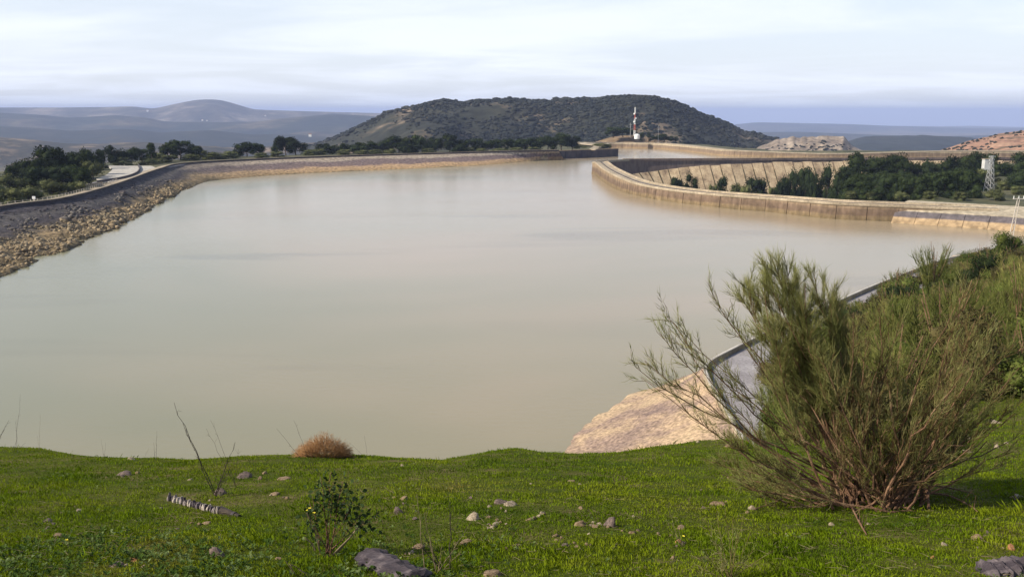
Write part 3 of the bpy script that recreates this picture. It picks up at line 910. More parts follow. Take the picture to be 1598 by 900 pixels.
PW = 11.0
a = 0.0
rgp = random.Random(3)
while a < sT - 1:
    b_ = min(a + PW, sT)
    P_, N_ = seg(RALL, RN, rs, a + 0.12, b_ - 0.12)
    pr = rgp.uniform(-0.06, 0.06)
    pathobj('wall_panel', [off(P_, N_, 0.9 + pr, z=-3.0), off(P_, N_, 0.0 + pr, -0.25), off(P_, N_, -0.8, -0.25), off(P_, N_, -0.8, z=-3.0)], M['ring'], ring)
    a = b_
core = [off(RALL, RN, -0.5, z=-22), off(RALL, RN, -0.35, -0.5), off(RALL, RN, -7.6, -0.5), off(RALL, RN, -8.2, z=-22)]
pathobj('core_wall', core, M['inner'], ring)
pathobj('crest_road', [off(RALL, RN, 0.35, -0.6), off(RALL, RN, 0.35, 0.0), off(RALL, RN, -8.3, 0.0), off(RALL, RN, -8.3, -0.6)], M['pale'], ring)
# kerbs/parapets: front and back; the back one dark on its inner side along the far branch
fr = RALL[:iT + 1]; fn = RN[:iT + 1]
pathobj('front_kerb', [off(fr, fn, 0.45, -0.3), off(fr, fn, 0.45, 0.45), off(fr, fn, -0.05, 0.45), off(fr, fn, -0.05, -0.3)], M['pale'], ring)
pathobj('groove', [off(fr, fn, -3.2, 0.004), off(fr, fn, -3.2, 0.25), off(fr, fn, -3.9, 0.25), off(fr, fn, -3.9, 0.004)], M['darkwall'], ring)
pathobj('back_parapet', [off(fr, fn, -7.6, -0.2), off(fr, fn, -7.6, 0.8), off(fr, fn, -8.2, 0.8), off(fr, fn, -8.2, -0.2)], M['pale'], ring)
ff = RALL[iT:]; fnn = RN[iT:]
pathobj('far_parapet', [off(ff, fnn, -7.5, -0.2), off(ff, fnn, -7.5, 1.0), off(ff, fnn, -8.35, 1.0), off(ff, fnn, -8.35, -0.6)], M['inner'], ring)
pathobj('far_water_parapet', [off(ff, fnn, 0.5, -8), off(ff, fnn, 0.5, 0.9), off(ff, fnn, -0.1, 0.9), off(ff, fnn, -0.1, -0.7)], M['ring'], ring)

# sloping slabs on the dry side of the far branch
FB = dens([(72, 612, 0), (82, 628, 0), (100, 639, 0), (130, 644, 0), (180, 650, 0), (250, 657, 0), (340, 662, 0), (430, 666, 0)], 3)
fs = np.concatenate([[0], np.cumsum(np.linalg.norm(np.diff(FB[:, :2], axis=0), axis=1))])
FN = normals(FB)
if FN[len(FN) // 2][1] > 0:
    FN = -FN                              # towards the viewer
TOPZ = [(72, -3), (100, -1.2), (110, 0.0), (140, 2.6), (190, 4.6), (250, 5.2), (430, 5.4)]
face = thing('slab_apron', 'apron of sunlit sloping concrete slabs below the far side of the ring dam', 'dam apron')
a = 14.0
i = 0
while a < fs[-1] - 8:
    wd = 7.6 + rgp.uniform(-0.5, 0.5)
    P_, N_ = seg(FB, FN, fs, a + 0.25, a + wd - 0.25, 3)
    zt = np.interp(P_[:, 0], [q[0] for q in TOPZ], [q[1] for q in TOPZ]) + rgp.uniform(-.35, .35)
    A = P_.copy(); A[:, 2] = zt; A[:, :2] += N_ * 0.5
    B = P_.copy(); B[:, :2] += N_ * 22; B[:, 2] = -19
    A2 = A.copy(); A2[:, 2] -= 1.2; B2 = B.copy(); B2[:, 2] -= 1.2
    o = pathobj('concrete_slab', [A2, A, B, B2], M['slab'], face)
    # raised rib between slabs
    Pr, Nr = seg(FB, FN, fs, a + wd - 0.5, a + wd + 0.5, 2)
    zr = np.interp(Pr[:, 0], [q[0] for q in TOPZ], [q[1] for q in TOPZ])
    A = Pr.copy(); A[:, 2] = zr + 0.10; A[:, :2] += Nr * 0.4
    B = Pr.copy(); B[:, :2] += Nr * 22; B[:, 2] = -18.9
    A2 = A.copy(); A2[:, 2] -= 2.0; B2 = B.copy(); B2[:, 2] -= 2.0
    pathobj('rib', [A2, A, B, B2], M['ring'], face)
    a += wd
    i += 1


# ground inside the ring and to the right
def bowl_z(x, y):
    a_ = x / np.maximum(y, 1)
    lowf = sstep(0.36, 0.47, a_ + 0.0 * y)
    z = -17 + 21.0 * lowf
    return z + fbm(x / 25, y / 25, 61, 4) * 1.6


# polygon strip between near branch back edge and far branch
xs = np.linspace(0, 1, 70); m_ = 60
NB = np.array([p for p in off(RALL[:iT + 1], RN[:iT + 1], -7.9)])
NBs = np.stack([np.interp(np.linspace(0, 1, m_), np.linspace(0, 1, len(NB)), NB[:, k]) for k in range(3)], 1)
Xg = []; Yg = []
for p in NBs:                              # from the near branch to the right, level lines
    xe = 620.0
    xx = p[0] + (xe - p[0]) * xs ** 1.5
    yy = p[1] + (np.interp(xs, [0, 1], [0, 40])) * 0
    Xg.append(xx); Yg.append(np.full_like(xx, p[1]))
Xg = np.array(Xg); Yg = np.array(Yg)
Zg = bowl_z(Xg, Yg)
link('ring_ground', grid_mesh('ring_ground', Xg, Yg, Zg, M['scrub']), kind='structure')

# ------------------------------------------------------------------ right straight bank
BW = dens([W(1390, 347.5, 0), W(1476, 353.5, 0), W(1570, 360, 0), W(1660, 366.5, 0), (225, 262, 0), (240, 235, 0)], 4.0)
BN = normals(BW)
if BN[4][1] < 0:
    BN = -BN                               # away from the viewer
bank = thing('concrete_bank', 'straight banded concrete bank right of the ring dam, pale above dark above tan', 'embankment')
a = 0.0
bs = np.concatenate([[0], np.cumsum(np.linalg.norm(np.diff(BW[:, :2], axis=0), axis=1))])
while a < bs[-1] - 1:
    b_ = min(a + 8.0, bs[-1])
    P_, N_ = seg(BW, BN, bs, a + 0.08, b_ - 0.08)
    pathobj('bank_panel', [off(P_, N_, -4, z=-3.0), off(P_, N_, 0, z=0), off(P_, N_, 3.0, z=2.5), off(P_, N_, 5.6, z=4.35), off(P_, N_, 6.6, z=2)], M['rbank'], bank)
    a = b_
pathobj('upper_slope', [off(BW, BN, 5.2, z=3.4), off(BW, BN, 5.55, z=4.5), off(BW, BN, 19, z=6.3), off(BW, BN, 25, z=6.4), off(BW, BN, 25, z=3)], M['rbank'], bank)

# ------------------------------------------------------------------ dark spit wall, channel and outer wall
dw = thing('dividing_wall', 'dark stained straight wall ending in the water between reservoir and channel', 'wall')
pA = W(866, 248.5, 0); pB = W(965, 244.2, 0)
dA = pB - pA
nD = np.array([-dA[1], dA[0], 0]) / np.linalg.norm(dA[:2])
if nD[1] < 0:
    nD = -nD
pA2 = pA - dA * 0.35
m = 8
rowsb = [pA2 + (pB - pA2) * k / m for k in range(m + 1)]
zt = 6.9
for k in range(m):
    q0 = rowsb[k] + (pB - pA2) / m * 0.012; q1 = rowsb[k + 1] - (pB - pA2) / m * 0.012
    up = np.array([0, 0, zt]); dn = np.array([0, 0, -3.0])
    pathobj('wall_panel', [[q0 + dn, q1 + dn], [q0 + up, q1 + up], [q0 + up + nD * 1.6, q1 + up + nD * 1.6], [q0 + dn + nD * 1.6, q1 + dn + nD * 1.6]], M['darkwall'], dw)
q0 = pA2; q1 = pB
pathobj('coping', [[q0 + (0, 0, zt + .02) - nD * .3, q1 + (0, 0, zt + .02) - nD * .3], [q0 + (0, 0, zt + .5) - nD * .3, q1 + (0, 0, zt + .5) - nD * .3],
                   [q0 + (0, 0, zt + .5) + nD * 1.9, q1 + (0, 0, zt + .5) + nD * 1.9], [q0 + (0, 0, zt + .02) + nD * 1.9, q1 + (0, 0, zt + .02) + nD * 1.9]], M['ring'], dw)

OWb = [(1318, 247.0, 240.0), (1240, 246.2, 238.6), (1200, 245.4, 237.2), (1160, 244.5, 235.6), (1125, 243.0, 233.5), (1092, 239.0, 229.6), (1060, 235.4, 226.0), (1030, 232.8, 223.9), (1000, 231.8, 223.4), (960, 231.0, 222.8), (915, 231.5, 222.5)]
OW = []
for px, pb, pt in OWb:
    q = W(px, pb, 0); OW.append((q[0], q[1], EYE - T(pt) * q[1]))
print('outer', [tuple(round(c, 1) for c in q) for q in OW])
OWp = dens([(520, 800, 6.2), (400, 805, 6.2)] + OW, 8)
ON = normals(OWp)
if ON[len(ON) // 2][1] < 0:
    ON = -ON
ow = thing('channel_wall', 'long pale wall with a level top round the far side of the channel', 'wall')
ls = np.concatenate([[0], np.cumsum(np.linalg.norm(np.diff(OWp[:, :2], axis=0), axis=1))])
a = 0.0
while a < ls[-1] - 1:
    b_ = min(a + 16.0, ls[-1])
    P_, N_ = seg(OWp, ON, ls, a + 0.1, b_ - 0.1)
    pathobj('wall_panel', [off(P_, N_, -1.2, z=-3), off(P_, N_, 0, -0.6), off(P_, N_, 0.8, -0.6), off(P_, N_, 0.8, z=-3)], M['outer'], ow)
    a = b_
pathobj('crest', [off(OWp, ON, -0.3, -0.58), off(OWp, ON, -0.3, 0.25), off(OWp, ON, 8, 0.25), off(OWp, ON, 8, -0.58)], M['pale'], ow)
rows = [off(OWp, ON, 0.5, z=2.5), off(OWp, ON, 9, -0.5)]
for d, z in ((25, 5.0), (60, 4), (120, -6), (260, -36), (420, -70)):
    R = off(OWp, ON, d, z=z); R[:, 2] += fbm(R[:, 0] / 22, R[:, 1] / 22, 63, 3) * 1.5
    rows.append(R)
Xg = np.array([r[:, 0] for r in rows]); Yg = np.array([r[:, 1] for r in rows]); Zg = np.array([r[:, 2] for r in rows])
link('channel_ground', grid_mesh('channel_ground', Xg, Yg, Zg, M['scrub']), kind='structure')

# land between the left bank, the dark wall and the channel
land = [W(800, 238.2, 7.0), W(855, 237.5, 7.0), pA2 + nD * 1.5 + np.array([0, 0, 6.7]), (pB * 0.55 + pA * 0.45) + nD * 1.5 + np.array([0, 0, 6.6]),
        W(948, 233.5, 5.0), W(950, 227, 4.5), W(940, 222.5, 5), W(880, 221, 6), W(820, 226, 6), W(770, 232, 7)]
mb = MB(); mb.add(land, [tuple(range(len(land)))]); mb.build('intake_ground', M['scrub'], kind='structure')
mbk = MB()
low = [np.array([p[0], p[1], -6.0]) for p in land]
n = len(land)
mbk.add(list(land) + low, [(i, (i + 1) % n, n + (i + 1) % n, n + i) for i in range(n)])
mbk.build('intake_bank', M['rock'], kind='structure')
flat('intake_road', [(897, 221.4), (897, 223.4), (925, 226), (950, 226.8), (952, 225.2), (925, 223.3)], 7.6, M['pale'])
flat('intake_apron', [(919, 233.0), (927, 227.6), (948, 223.2), (951, 224.0), (940, 229), (929, 233.2)], 7.5, M['pale'])
# knoll under the mast
kc = W(985, 221.5, 5.0)
kn = MB()
n = 40
rowsk = []
for i in range(9):
    s = i / 8
    row = []
    for k in range(n + 1):
        a_ = 2 * math.pi * (k % n) / n
        rad = (34 * (1 - s) + 1) * (1 + 0.15 * math.sin(3 * a_ + 1) + 0.1 * math.sin(7 * a_))
        z = 4.2 + 7.8 * (1 - (1 - s) ** 1.8) + 0.35 * math.sin(k * 2.3 + i)
        row.append((kc[0] + rad * 1.15 * math.cos(a_), kc[1] + 20 + rad * math.sin(a_), z))
    rowsk.append(row)
kn.loft(rowsk)
kn.build('knoll', mat('knoll_earth', [(0.13, 0.085, 0.05), (0.24, 0.17, 0.10)], 0.1, 0.95, 0.5), kind='structure', smooth=True)

# ------------------------------------------------------------------ shore below the viewer: crest kerb, road, lining
shC = [W(1640, 385, ZC), W(1560, 392, ZC), W(1480, 405, ZC), W(1380, 441, ZC), W(1290, 480, ZC), W(1235, 503, ZC), W(1180, 529, ZC), W(1140, 549, ZC), W(1112, 564, ZC), W(1100, 578, ZC), W(1108, 600, ZC), W(1128, 635, ZC), W(1158, 690, ZC)]
last = shC[-1]
shC += [last + (-2.0, -9, 0), last + (-14, -19, 0), last + (-40, -24, 0), (-40, 52, ZC), (-90, 50, ZC), (-140, 56, ZC)]
print('shore crest', [tuple(round(float(c), 1) for c in q) for q in shC])
SCp = dens(shC, 1.5)
SN = normals(SCp)
if SN[len(SN) // 3][0] > 0:
    SN = -SN                               # towards the water
# waterline partner of each control point
wlc = [W(1640, 377, 0), W(1560, 388, 0), W(1480, 402, 0), W(1380, 440, 0), W(1290, 482, 0), W(1235, 506, 0), W(1180, 533, 0), W(1140, 553, 0), W(1105, 572, 0), W(1060, 590, 0), W(1000, 613, 0), W(935, 650, 0), W(885, 690, 0), W(868, 706, 0),
       W(840, 740, 0), (-18, 88, 0), (-50, 84, 0), (-90, 82, 0), (-120, 80, 0)]
P6 = dens([np.concatenate([np.asarray(a_, float), np.asarray(c_, float)]) for a_, c_ in zip(shC, wlc)], 1.5)
SCp, SWp = P6[:, :3].copy(), P6[:, 3:].copy()
SN = normals(SCp)
if SN[len(SN) // 3][0] > 0:
    SN = -SN
rows = []
for i in range(45):
    s = i / 44
    R = SCp * (1 - s) + SWp * s
    R[:, 2] += (fbm(R[:, 0] / 2.5, R[:, 1] / 2.5, 71, 4) * 0.22 + fbm(R[:, 0] / 0.9, R[:, 1] / 0.9, 73, 3) * 0.16) * (1 if i else 0)
    wob = fbm(R[:, 1] / 6.0, R[:, 0] / 6, 72, 3) * 1.6 * s
    R[:, 0] += wob; rows.append(R)
R = rows[-1].copy(); R[:, 2] = -3; R[:, :2] += SN * 5; rows.append(R)
lin = thing('lined_slope', 'rough tan and grey stone lining sloping into the water below the kerb wall', 'slope lining')
link('stone_face', grid_mesh('stone_face', np.array([r[:, 0] for r in rows]), np.array([r[:, 1] for r in rows]), np.array([r[:, 2] for r in rows]), M['lining'], False), lin)
kerb = thing('kerb_wall', 'dark topped kerb wall bending between the stone lining and the shore road', 'wall')
ssn = np.concatenate([[0], np.cumsum(np.linalg.norm(np.diff(SCp[:, :2], axis=0), axis=1))])
a = 0.0
while a < ssn[-1] - 1:
    b_ = min(a + 6.0, ssn[-1])
    P_, N_ = seg(SCp, SN, ssn, a + 0.03, b_ - 0.03)
    pathobj('wall_section', [off(P_, N_, 0.26, -0.6), off(P_, N_, 0.16, 0.30), off(P_, N_, -0.16, 0.30), off(P_, N_, -0.2, -0.6)], M['pale'], kerb)
    pathobj('coping', [off(P_, N_, 0.20, 0.30), off(P_, N_, 0.20, 0.42), off(P_, N_, -0.20, 0.42), off(P_, N_, -0.20, 0.30)], M['gravel'], kerb)
    a = b_
ZR = 7.7
pathobj('shore_road', [off(SCp, SN, -0.25, z=6.2), off(SCp, SN, -0.25, z=ZR), off(SCp, SN, -9.0, z=ZR), off(SCp, SN, -16.0, z=ZR - 0.2), off(SCp, SN, -16.0, z=6)], M['asphalt_near'], kind='structure', close=False)

# ------------------------------------------------------------------ reservoir water, one sheet inside the walls
ring_w = [tuple(p) for p in off(RALL[::6], RN[::6], -2.0, z=0.0)]
poly = []
poly += [(p[0], p[1], 0.0) for p in off(LC[::8], LN[::8], -4.0)]       # along the left bank, away from the viewer
poly[-1] = (pA2[0] + nD[0], pA2[1] + nD[1] * 0.8, 0.0)
poly += [(pB[0] + nD[0] * 0.8 - 1.0, pB[1] + nD[1] * 0.8, 0.0), (pB[0] - 30, pB[1] + 100, 0.0)]
poly += [(p[0], p[1], 0.0) for p in off(OWp[::-1][::4], ON[::-1][::4], 1.0)]
poly += [(430, 674, 0.0)]
poly += [p for p in reversed(ring_w) if p[1] > 0][1:]
poly += [(p[0], p[1], 0.0) for p in off(BW[::5], BN[::5], 2.0)]
poly += [(260, 190, 0.0), (215, 190, 0)]
poly += [(p[0], p[1], 0.0) for p in SCp[::10] if p[1] < 185]
import bmesh
bm = bmesh.new()
vs = []
lastp = None
for p in poly:
    if lastp is not None and math.dist(p, lastp) < 0.5:
        continue
    vs.append(bm.verts.new(p)); lastp = p
fc = bm.faces.new(vs)
bm.normal_update()
if fc.normal.z < 0:
    bmesh.ops.reverse_faces(bm, faces=[fc])
bmesh.ops.triangulate(bm, faces=bm.faces[:])
me = bpy.data.meshes.new('reservoir_water'); bm.to_mesh(me); bm.free()
me.materials.append(M['water'])
link('reservoir_water', me, kind='structure')

# ------------------------------------------------------------------ near hillside (meadow and spur)
CREST = [(-600, 690), (-200, 694), (0, 699), (60, 701), (120, 712), (180, 716), (300, 717), (420, 711), (560, 710), (620, 714), (690, 717), (750, 707), (805, 699), (850, 705),
         (900, 709), (960, 706), (1030, 697), (1090, 689), (1160, 688), (1230, 686), (1400, 680), (2400, 680)]


def fac(t):
    return (CP + t * SP)


YS = np.concatenate([np.linspace(1.0, 30, 150), np.geomspace(30.4, 300, 110)])
AS = np.concatenate([np.linspace(-3.0, -0.72, 30)[:-1], np.linspace(-0.72, 0.80, 330), np.linspace(0.80, 3.0, 30)[1:]])
XLIN = [1, 7, 10, 16, 25, 45, 90, 150, 190, 205, 240, 300]


def right_profile(y, yr):
    """open slope at the right that runs down to the shore road at distance yr"""
    k = 190.0 / yr
    ys = np.where(y < 16, y, 16 + (y - 16) * (190 - 16) / (yr - 16))
    return np.interp(ys, [1, 7, 10, 16, 25, 45, 90, 150, 190, 200, 230, 420], [38.0, 36.2, 35.3, 33.75, 31.5, 27.0, 20.0, 12.5, 7.6, 7.3, 7.3, 7.3])


# distance of the road's inner edge as a function of a = x / y
inner = off(SCp, SN, -6.5)
av = inner[:, 0] / inner[:, 1]
msk = (inner[:, 1] > 80)
o_ = np.argsort(av[msk])
AVI, YVI = av[msk][o_], inner[:, 1][msk][o_]
GX = np.zeros((len(YS), len(AS))); GY = GX.copy(); GZ = GX.copy()
for j, a in enumerate(AS):
    pxc = 799 + a * F / 1.057
    tc_ = T(float(poly_interp(CREST, pxc)))
    lo_, hi_ = 5.0, 60.0
    for _ in range(24):
        yc = (lo_ + hi_) / 2
        sl = 0.30 + 0.36 * sstep(yc - 3.5, yc + 3.5, YS)
        z = 38.3 - np.concatenate([[0.3], np.cumsum((sl[1:] + sl[:-1]) / 2 * np.diff(YS)) + 0.3])
        tm = ((EYE - z) / YS).min()
        if tm > tc_:
            lo_ = yc
        else:
            hi_ = yc
    zl = z
    yr = float(np.interp(a, AVI, YVI)) if len(AVI) else 190
    yr = np.clip(yr, 95, 200)
    zr = right_profile(YS, yr)
    wgt = float(sstep(0.272, 0.312, a)) if a > 0 else 0.0
    z = zl * (1 - wgt) + zr * wgt
    floor_ = 7.3
    z = np.maximum(z, floor_)
    GX[:, j] = a * YS; GY[:, j] = YS; GZ[:, j] = z
BUMP = 0.10 * fbm(GX / 3.2, GY / 3.2, 81, 4) * sstep(3, 7, GY) + sstep(20, 60, GY) * 1.2 * fbm(GX / 14, GY / 14, 82, 4) * (GZ > 9)
GZ = GZ + BUMP
# keep the hillside on the land side of the kerb wall: sink it where the road and the water are
# hillside stops short of the shore: drop beyond the crest line
shore_y = np.interp(GX, SCp[::-1][:, 0], SCp[::-1][:, 1]) if False else None
NB_ = np.array(SCp)


def inside_water(x, y):
    """signed distance to the kerb line: positive on the water side"""
    outv = np.zeros(x.shape)
    Q = NB_[::4]; Nq = SN[::4]
    fx = x.ravel(); fy = y.ravel()
    res = np.empty(fx.size)
    for s_ in range(0, fx.size, 20000):
        dx = fx[s_:s_ + 20000, None] - Q[None, :, 0]; dy = fy[s_:s_ + 20000, None] - Q[None, :, 1]
        d2 = dx * dx + dy * dy
        k = d2.argmin(1); ii = np.arange(len(k))
        res[s_:s_ + 20000] = dx[ii, k] * Nq[k, 0] + dy[ii, k] * Nq[k, 1]
    return res.reshape(x.shape)


SDW = inside_water(GX, GY)
road_cap = np.interp(SDW, [-11, -7.2, -6.6, 0, 60], [60, 9.6, 7.3, 7.3, 7.3])
GZ = np.where(GY > 40, np.minimum(GZ, road_cap), GZ)
GZ = np.where((GY > 40) & (SDW > -0.2), np.minimum(GZ, np.interp(SDW, [-0.2, 3.0, 30], [7.0, 2.0, -8.0])), GZ)
NEAR = (GX, GY, GZ)
iS = 175
link('meadow_ground', grid_mesh('meadow_ground', GX[:iS + 1], GY[:iS + 1], GZ[:iS + 1], M['meadow']), kind='structure')
link('slope_ground', grid_mesh('slope_ground', GX[iS:], GY[iS:], GZ[iS:], M['spur']), kind='structure')
bx_, by_ = np.meshgrid(np.linspace(-60, 60, 40), np.linspace(-60, 1.4, 24))
link('hill_behind', grid_mesh('hill_behind', bx_, by_, 38.3 - 0.3 * by_ - 0.02 + 0.1 * fbm(bx_ / 3, by_ / 3, 85), M['meadow']), kind='structure')


def gz(x, y):
    """height of the near hillside"""
    x = np.asarray(x, float); y = np.asarray(y, float)
    a = x / np.maximum(y, 1.0)
    i = np.interp(y, YS, np.arange(len(YS))); j = np.interp(a, AS, np.arange(len(AS)))
    i0 = np.clip(i.astype(int), 0, len(YS) - 2); j0 = np.clip(j.astype(int), 0, len(AS) - 2)
    fi = i - i0; fj = j - j0
    return (GZ[i0, j0] * (1 - fi) + GZ[i0 + 1, j0] * fi) * (1 - fj) + (GZ[i0, j0 + 1] * (1 - fi) + GZ[i0 + 1, j0 + 1] * fi) * fj


def hit(px, py):
    """first point of the near hillside seen at this place of the photograph"""
    t = T(py); a = (px - 799.0) / F * fac(t)
    ys = np.concatenate([np.linspace(4, 30, 700), np.linspace(30.05, 290, 2600)])
    zz = EYE - t * ys
    g_ = gz(a * ys, ys)
    k = np.argmax(zz <= g_)
    if not (zz <= g_).any():
        k = len(ys) - 1
    return np.array([a * ys[k], ys[k], g_[k]])


# ------------------------------------------------------------------ trees
def crown_mesh(seed, m, shape='pine', lobes=13, leaves=150, leaf=0.05, core=0.78):
    """unit crown: about 1 wide, 0..1 high; lobes of small leaf faces round rough cores"""
    rg = np.random.default_rng(seed)
    Vs = []; Fs = []; nb = 0
    C_ = []
    for i in range(lobes):
        if shape == 'pine':
            h = rg.uniform(0.30, 0.86); maxr = 0.40 * math.sqrt(max(0.05, 1 - ((h - 0.5) / 0.55) ** 2))
            r = rg.uniform(0.14, 0.23)
        elif shape == 'bush':
            h = rg.uniform(0.15, 0.75); maxr = 0.40 * math.sqrt(max(0.05, 1 - (h / 0.95) ** 2))
            r = rg.uniform(0.15, 0.25)
        else:                                          # pointed
            h = rg.uniform(0.12, 0.9); maxr = 0.30 * (1.05 - h)
            r = rg.uniform(0.10, 0.17)
        a = rg.uniform(0, 2 * math.pi); q = maxr * math.sqrt(rg.uniform(0.15, 1))
        C_.append((q * math.cos(a), q * math.sin(a), h, r))
    C_ = np.array(C_)
    S = np.stack([C_[:, 3] * core, C_[:, 3] * core, C_[:, 3] * core * 0.8], 1)
    V, Fa = scatter_blobs(C_[:, :3], S, jitter=0.22, seed=seed)
    Vs.append(V); Fs.append(Fa); nb += len(V)
    n = lobes * leaves
    ci = rg.integers(0, lobes, n)
    d = rg.normal(size=(n, 3)); d /= np.linalg.norm(d, axis=1, keepdims=True)
    rad = C_[ci, 3] * rg.uniform(0.78, 1.22, n)
    P = C_[ci, :3] + d * rad[:, None] * np.array([1, 1, 0.82])
    u = rg.normal(size=(n, 3)); u /= np.linalg.norm(u, axis=1, keepdims=True)
    v = np.cross(u, rg.normal(size=(n, 3))); v /= np.linalg.norm(v, axis=1, keepdims=True)
    s = rg.uniform(0.5, 1.2, (n, 1)) * leaf
    T3 = np.stack([P - u * s * 0.5, P + u * s * 0.5, P + v * s * 0.9], 1).reshape(-1, 3)
    Fs.append((np.arange(n * 3).reshape(-1, 3)) + nb); Vs.append(T3)
    return np_mesh('crown', np.concatenate(Vs), np.concatenate(Fs), m)


def trunk_mesh(seed, h=1.0, r=0.03, limbs=5):
    rg = random.Random(seed)
    mb = MB()
    x = y = 0
    pts = [(0, 0, -0.08)]
    for i in range(1, 6):
        x += rg.uniform(-0.02, 0.02); y += rg.uniform(-0.02, 0.02)
        pts.append((x, y, 0.62 * h * i / 5))
    mb.tube(pts, r, r * 0.5, 6)
    for k in range(limbs):
        i = rg.randint(2, 4); a = rg.uniform(0, 6.28); p = pts[i]
        e = (p[0] + 0.26 * math.cos(a), p[1] + 0.26 * math.sin(a), p[2] + rg.uniform(0.12, 0.25))
        mid = ((p[0] + e[0]) / 2, (p[1] + e[1]) / 2, (p[2] + e[2]) / 2 + 0.02)
        mb.tube([p, mid, e], r * 0.45, r * 0.2, 4)
    return mb.mesh('trunk', M['bark'])


PINE = [crown_mesh(100 + i, M['pine'], 'pine', 15, 170, 0.055) for i in range(6)]
PINB = [crown_mesh(110 + i, M['pine'], 'bush', 15, 190, 0.045) for i in range(4)]
PNT = [crown_mesh(120 + i, M['pine'], 'pointed', 13, 150, 0.05) for i in range(3)]
OLV = [crown_mesh(140 + i, M['olivec'], 'bush', 12, 170, 0.05) for i in range(4)]
TRK = [trunk_mesh(160 + i) for i in range(4)]
TRK2 = [trunk_mesh(170 + i, r=0.02) for i in range(2)]
trg = random.Random(21)


def tree(px, base, top, wpx, y, label, group, kind='pine', cat='tree', name='pine_tree', zlow=None):
    """a tree seen with its foot at (px, base) and its top at row top, wpx pixels wide, standing at distance y"""
    p = WD(px, base, y)
    q = WD(px, top, y)
    h = q[2] - p[2]
    if zlow is not None and p[2] > zlow:
        h += p[2] - zlow; p[2] = zlow
    wd = wpx / F * y
    root = thing(name, label, cat, tuple(p), trg.uniform(0, 6.28), group)
    cm = trg.choice({'pine': PINE, 'pointed': PNT, 'bush': OLV, 'full': PINB}[kind])
    c = link('crown', cm, root)
    c.scale = (wd * trg.uniform(0.95, 1.12), wd * trg.uniform(0.95, 1.12), h * (1.0 if kind != 'pine' else 1.02))
    t = link('trunk', trg.choice(TRK if kind != 'bush' else TRK2), root)
    t.scale = (wd, wd, h)
    return root


def grove(lst, fmt, group, **kw):
    lst = sorted(lst, key=lambda q: q[0])
    for i, q in enumerate(lst):
        px, base, top, wpx, y = q[:5]
        k = q[5] if len(q) > 5 else kw.get('kind', 'pine')
        zl = kw.get('zlow')
        tree(px, base, top, wpx, y, fmt.format(ordinal(i)), group, kind=k, name=kw.get('name', 'pine_tree'), cat=kw.get('cat', 'tree'), zlow=zl)


# left grove behind the bank (y from base row on the plateau)
LG = [(28, 288, 250, 34, 430), (52, 290, 238, 46, 425, 'full'), (82, 288, 231, 52, 440), (112, 286, 231, 48, 450, 'full'), (134, 280, 228, 30, 470), (98, 294, 250, 60, 400, 'full'), (62, 296, 254, 50, 395, 'full'),
      (150, 272, 230, 30, 520), (180, 262, 224, 30, 560), (206, 262, 230, 26, 570), (160, 266, 234, 26, 540, 'pointed'), (238, 258, 223, 28, 590, 'pointed'), (222, 258, 232, 22, 600), (128, 298, 262, 34, 390),
      (282, 248, 219, 44, 640), (262, 252, 228, 26, 620), (310, 250, 228, 22, 640), (303, 247, 224, 22, 650, 'pointed')]
grove(LG, 'dark pine, {} from the left in the grove behind the near left bank', 'dark pines of the left grove', zlow=6.0)
LB = [(146, 284, 247, 42, 440, 'bush'), (192, 258, 243, 34, 560, 'bush'), (232, 256, 243, 38, 575, 'bush'), (262, 254, 240, 34, 600, 'bush'), (295, 251, 239, 36, 625, 'bush'), (330, 249, 236, 36, 640, 'bush'), (356, 248, 234, 30, 650, 'bush'),
      (246, 254, 237, 26, 610, 'bush'), (317, 248, 233, 26, 660, 'bush')]
grove(LB, 'olive green rounded bush, {} from the left along the parking area and bank road', 'olive bushes by the left bank road', name='olive_bush', cat='bush', zlow=6.6)
LD = [(10, 316, 288, 50, 330, 'bush'), (44, 310, 282, 52, 345, 'bush'), (82, 304, 276, 44, 365, 'bush'), (118, 300, 279, 36, 372, 'bush'), (16, 300, 268, 56, 385, 'bush'), (-20, 312, 270, 60, 350, 'bush'), (66, 296, 268, 40, 400, 'bush')]
grove(LD, 'dark low shrub, {} from the left in the hollow below the left grove', 'dark shrubs in the hollow by the railing', name='hollow_shrub', cat='shrub', zlow=3.5)
# single and grouped trees along the far left bank
LF = [(385, 246, 221, 34, 690), (402, 246, 226, 26, 700), (372, 246, 232, 18, 690), (446, 244, 213, 34, 720), (462, 244, 219, 32, 720), (434, 244, 221, 20, 730), (505, 240, 224, 24, 740), (530, 240, 222, 26, 745), (552, 239, 220, 28, 750),
      (575, 239, 219, 28, 750), (598, 238, 214, 32, 760), (622, 238, 210, 38, 760), (643, 238, 214, 26, 770), (660, 238, 208, 36, 765), (680, 238, 216, 26, 775), (702, 238, 211, 30, 775), (724, 238, 219, 26, 780), (742, 238, 217, 26, 785),
      (762, 237, 219, 26, 790), (782, 237, 218, 26, 795), (800, 237, 215, 26, 800), (818, 236, 217, 26, 805), (836, 235, 213, 28, 810), (855, 234, 212, 30, 815), (876, 232, 208, 32, 830), (893, 231, 210, 28, 840), (560, 240, 226, 30, 730), (640, 239, 222, 34, 735),
      (515, 241, 228, 26, 725), (862, 232, 216, 26, 800), (715, 239, 222, 24, 740)]
grove(LF, 'dark pine, {} from the left in the belt along the far bank', 'pines along the far left bank', zlow=5.0)
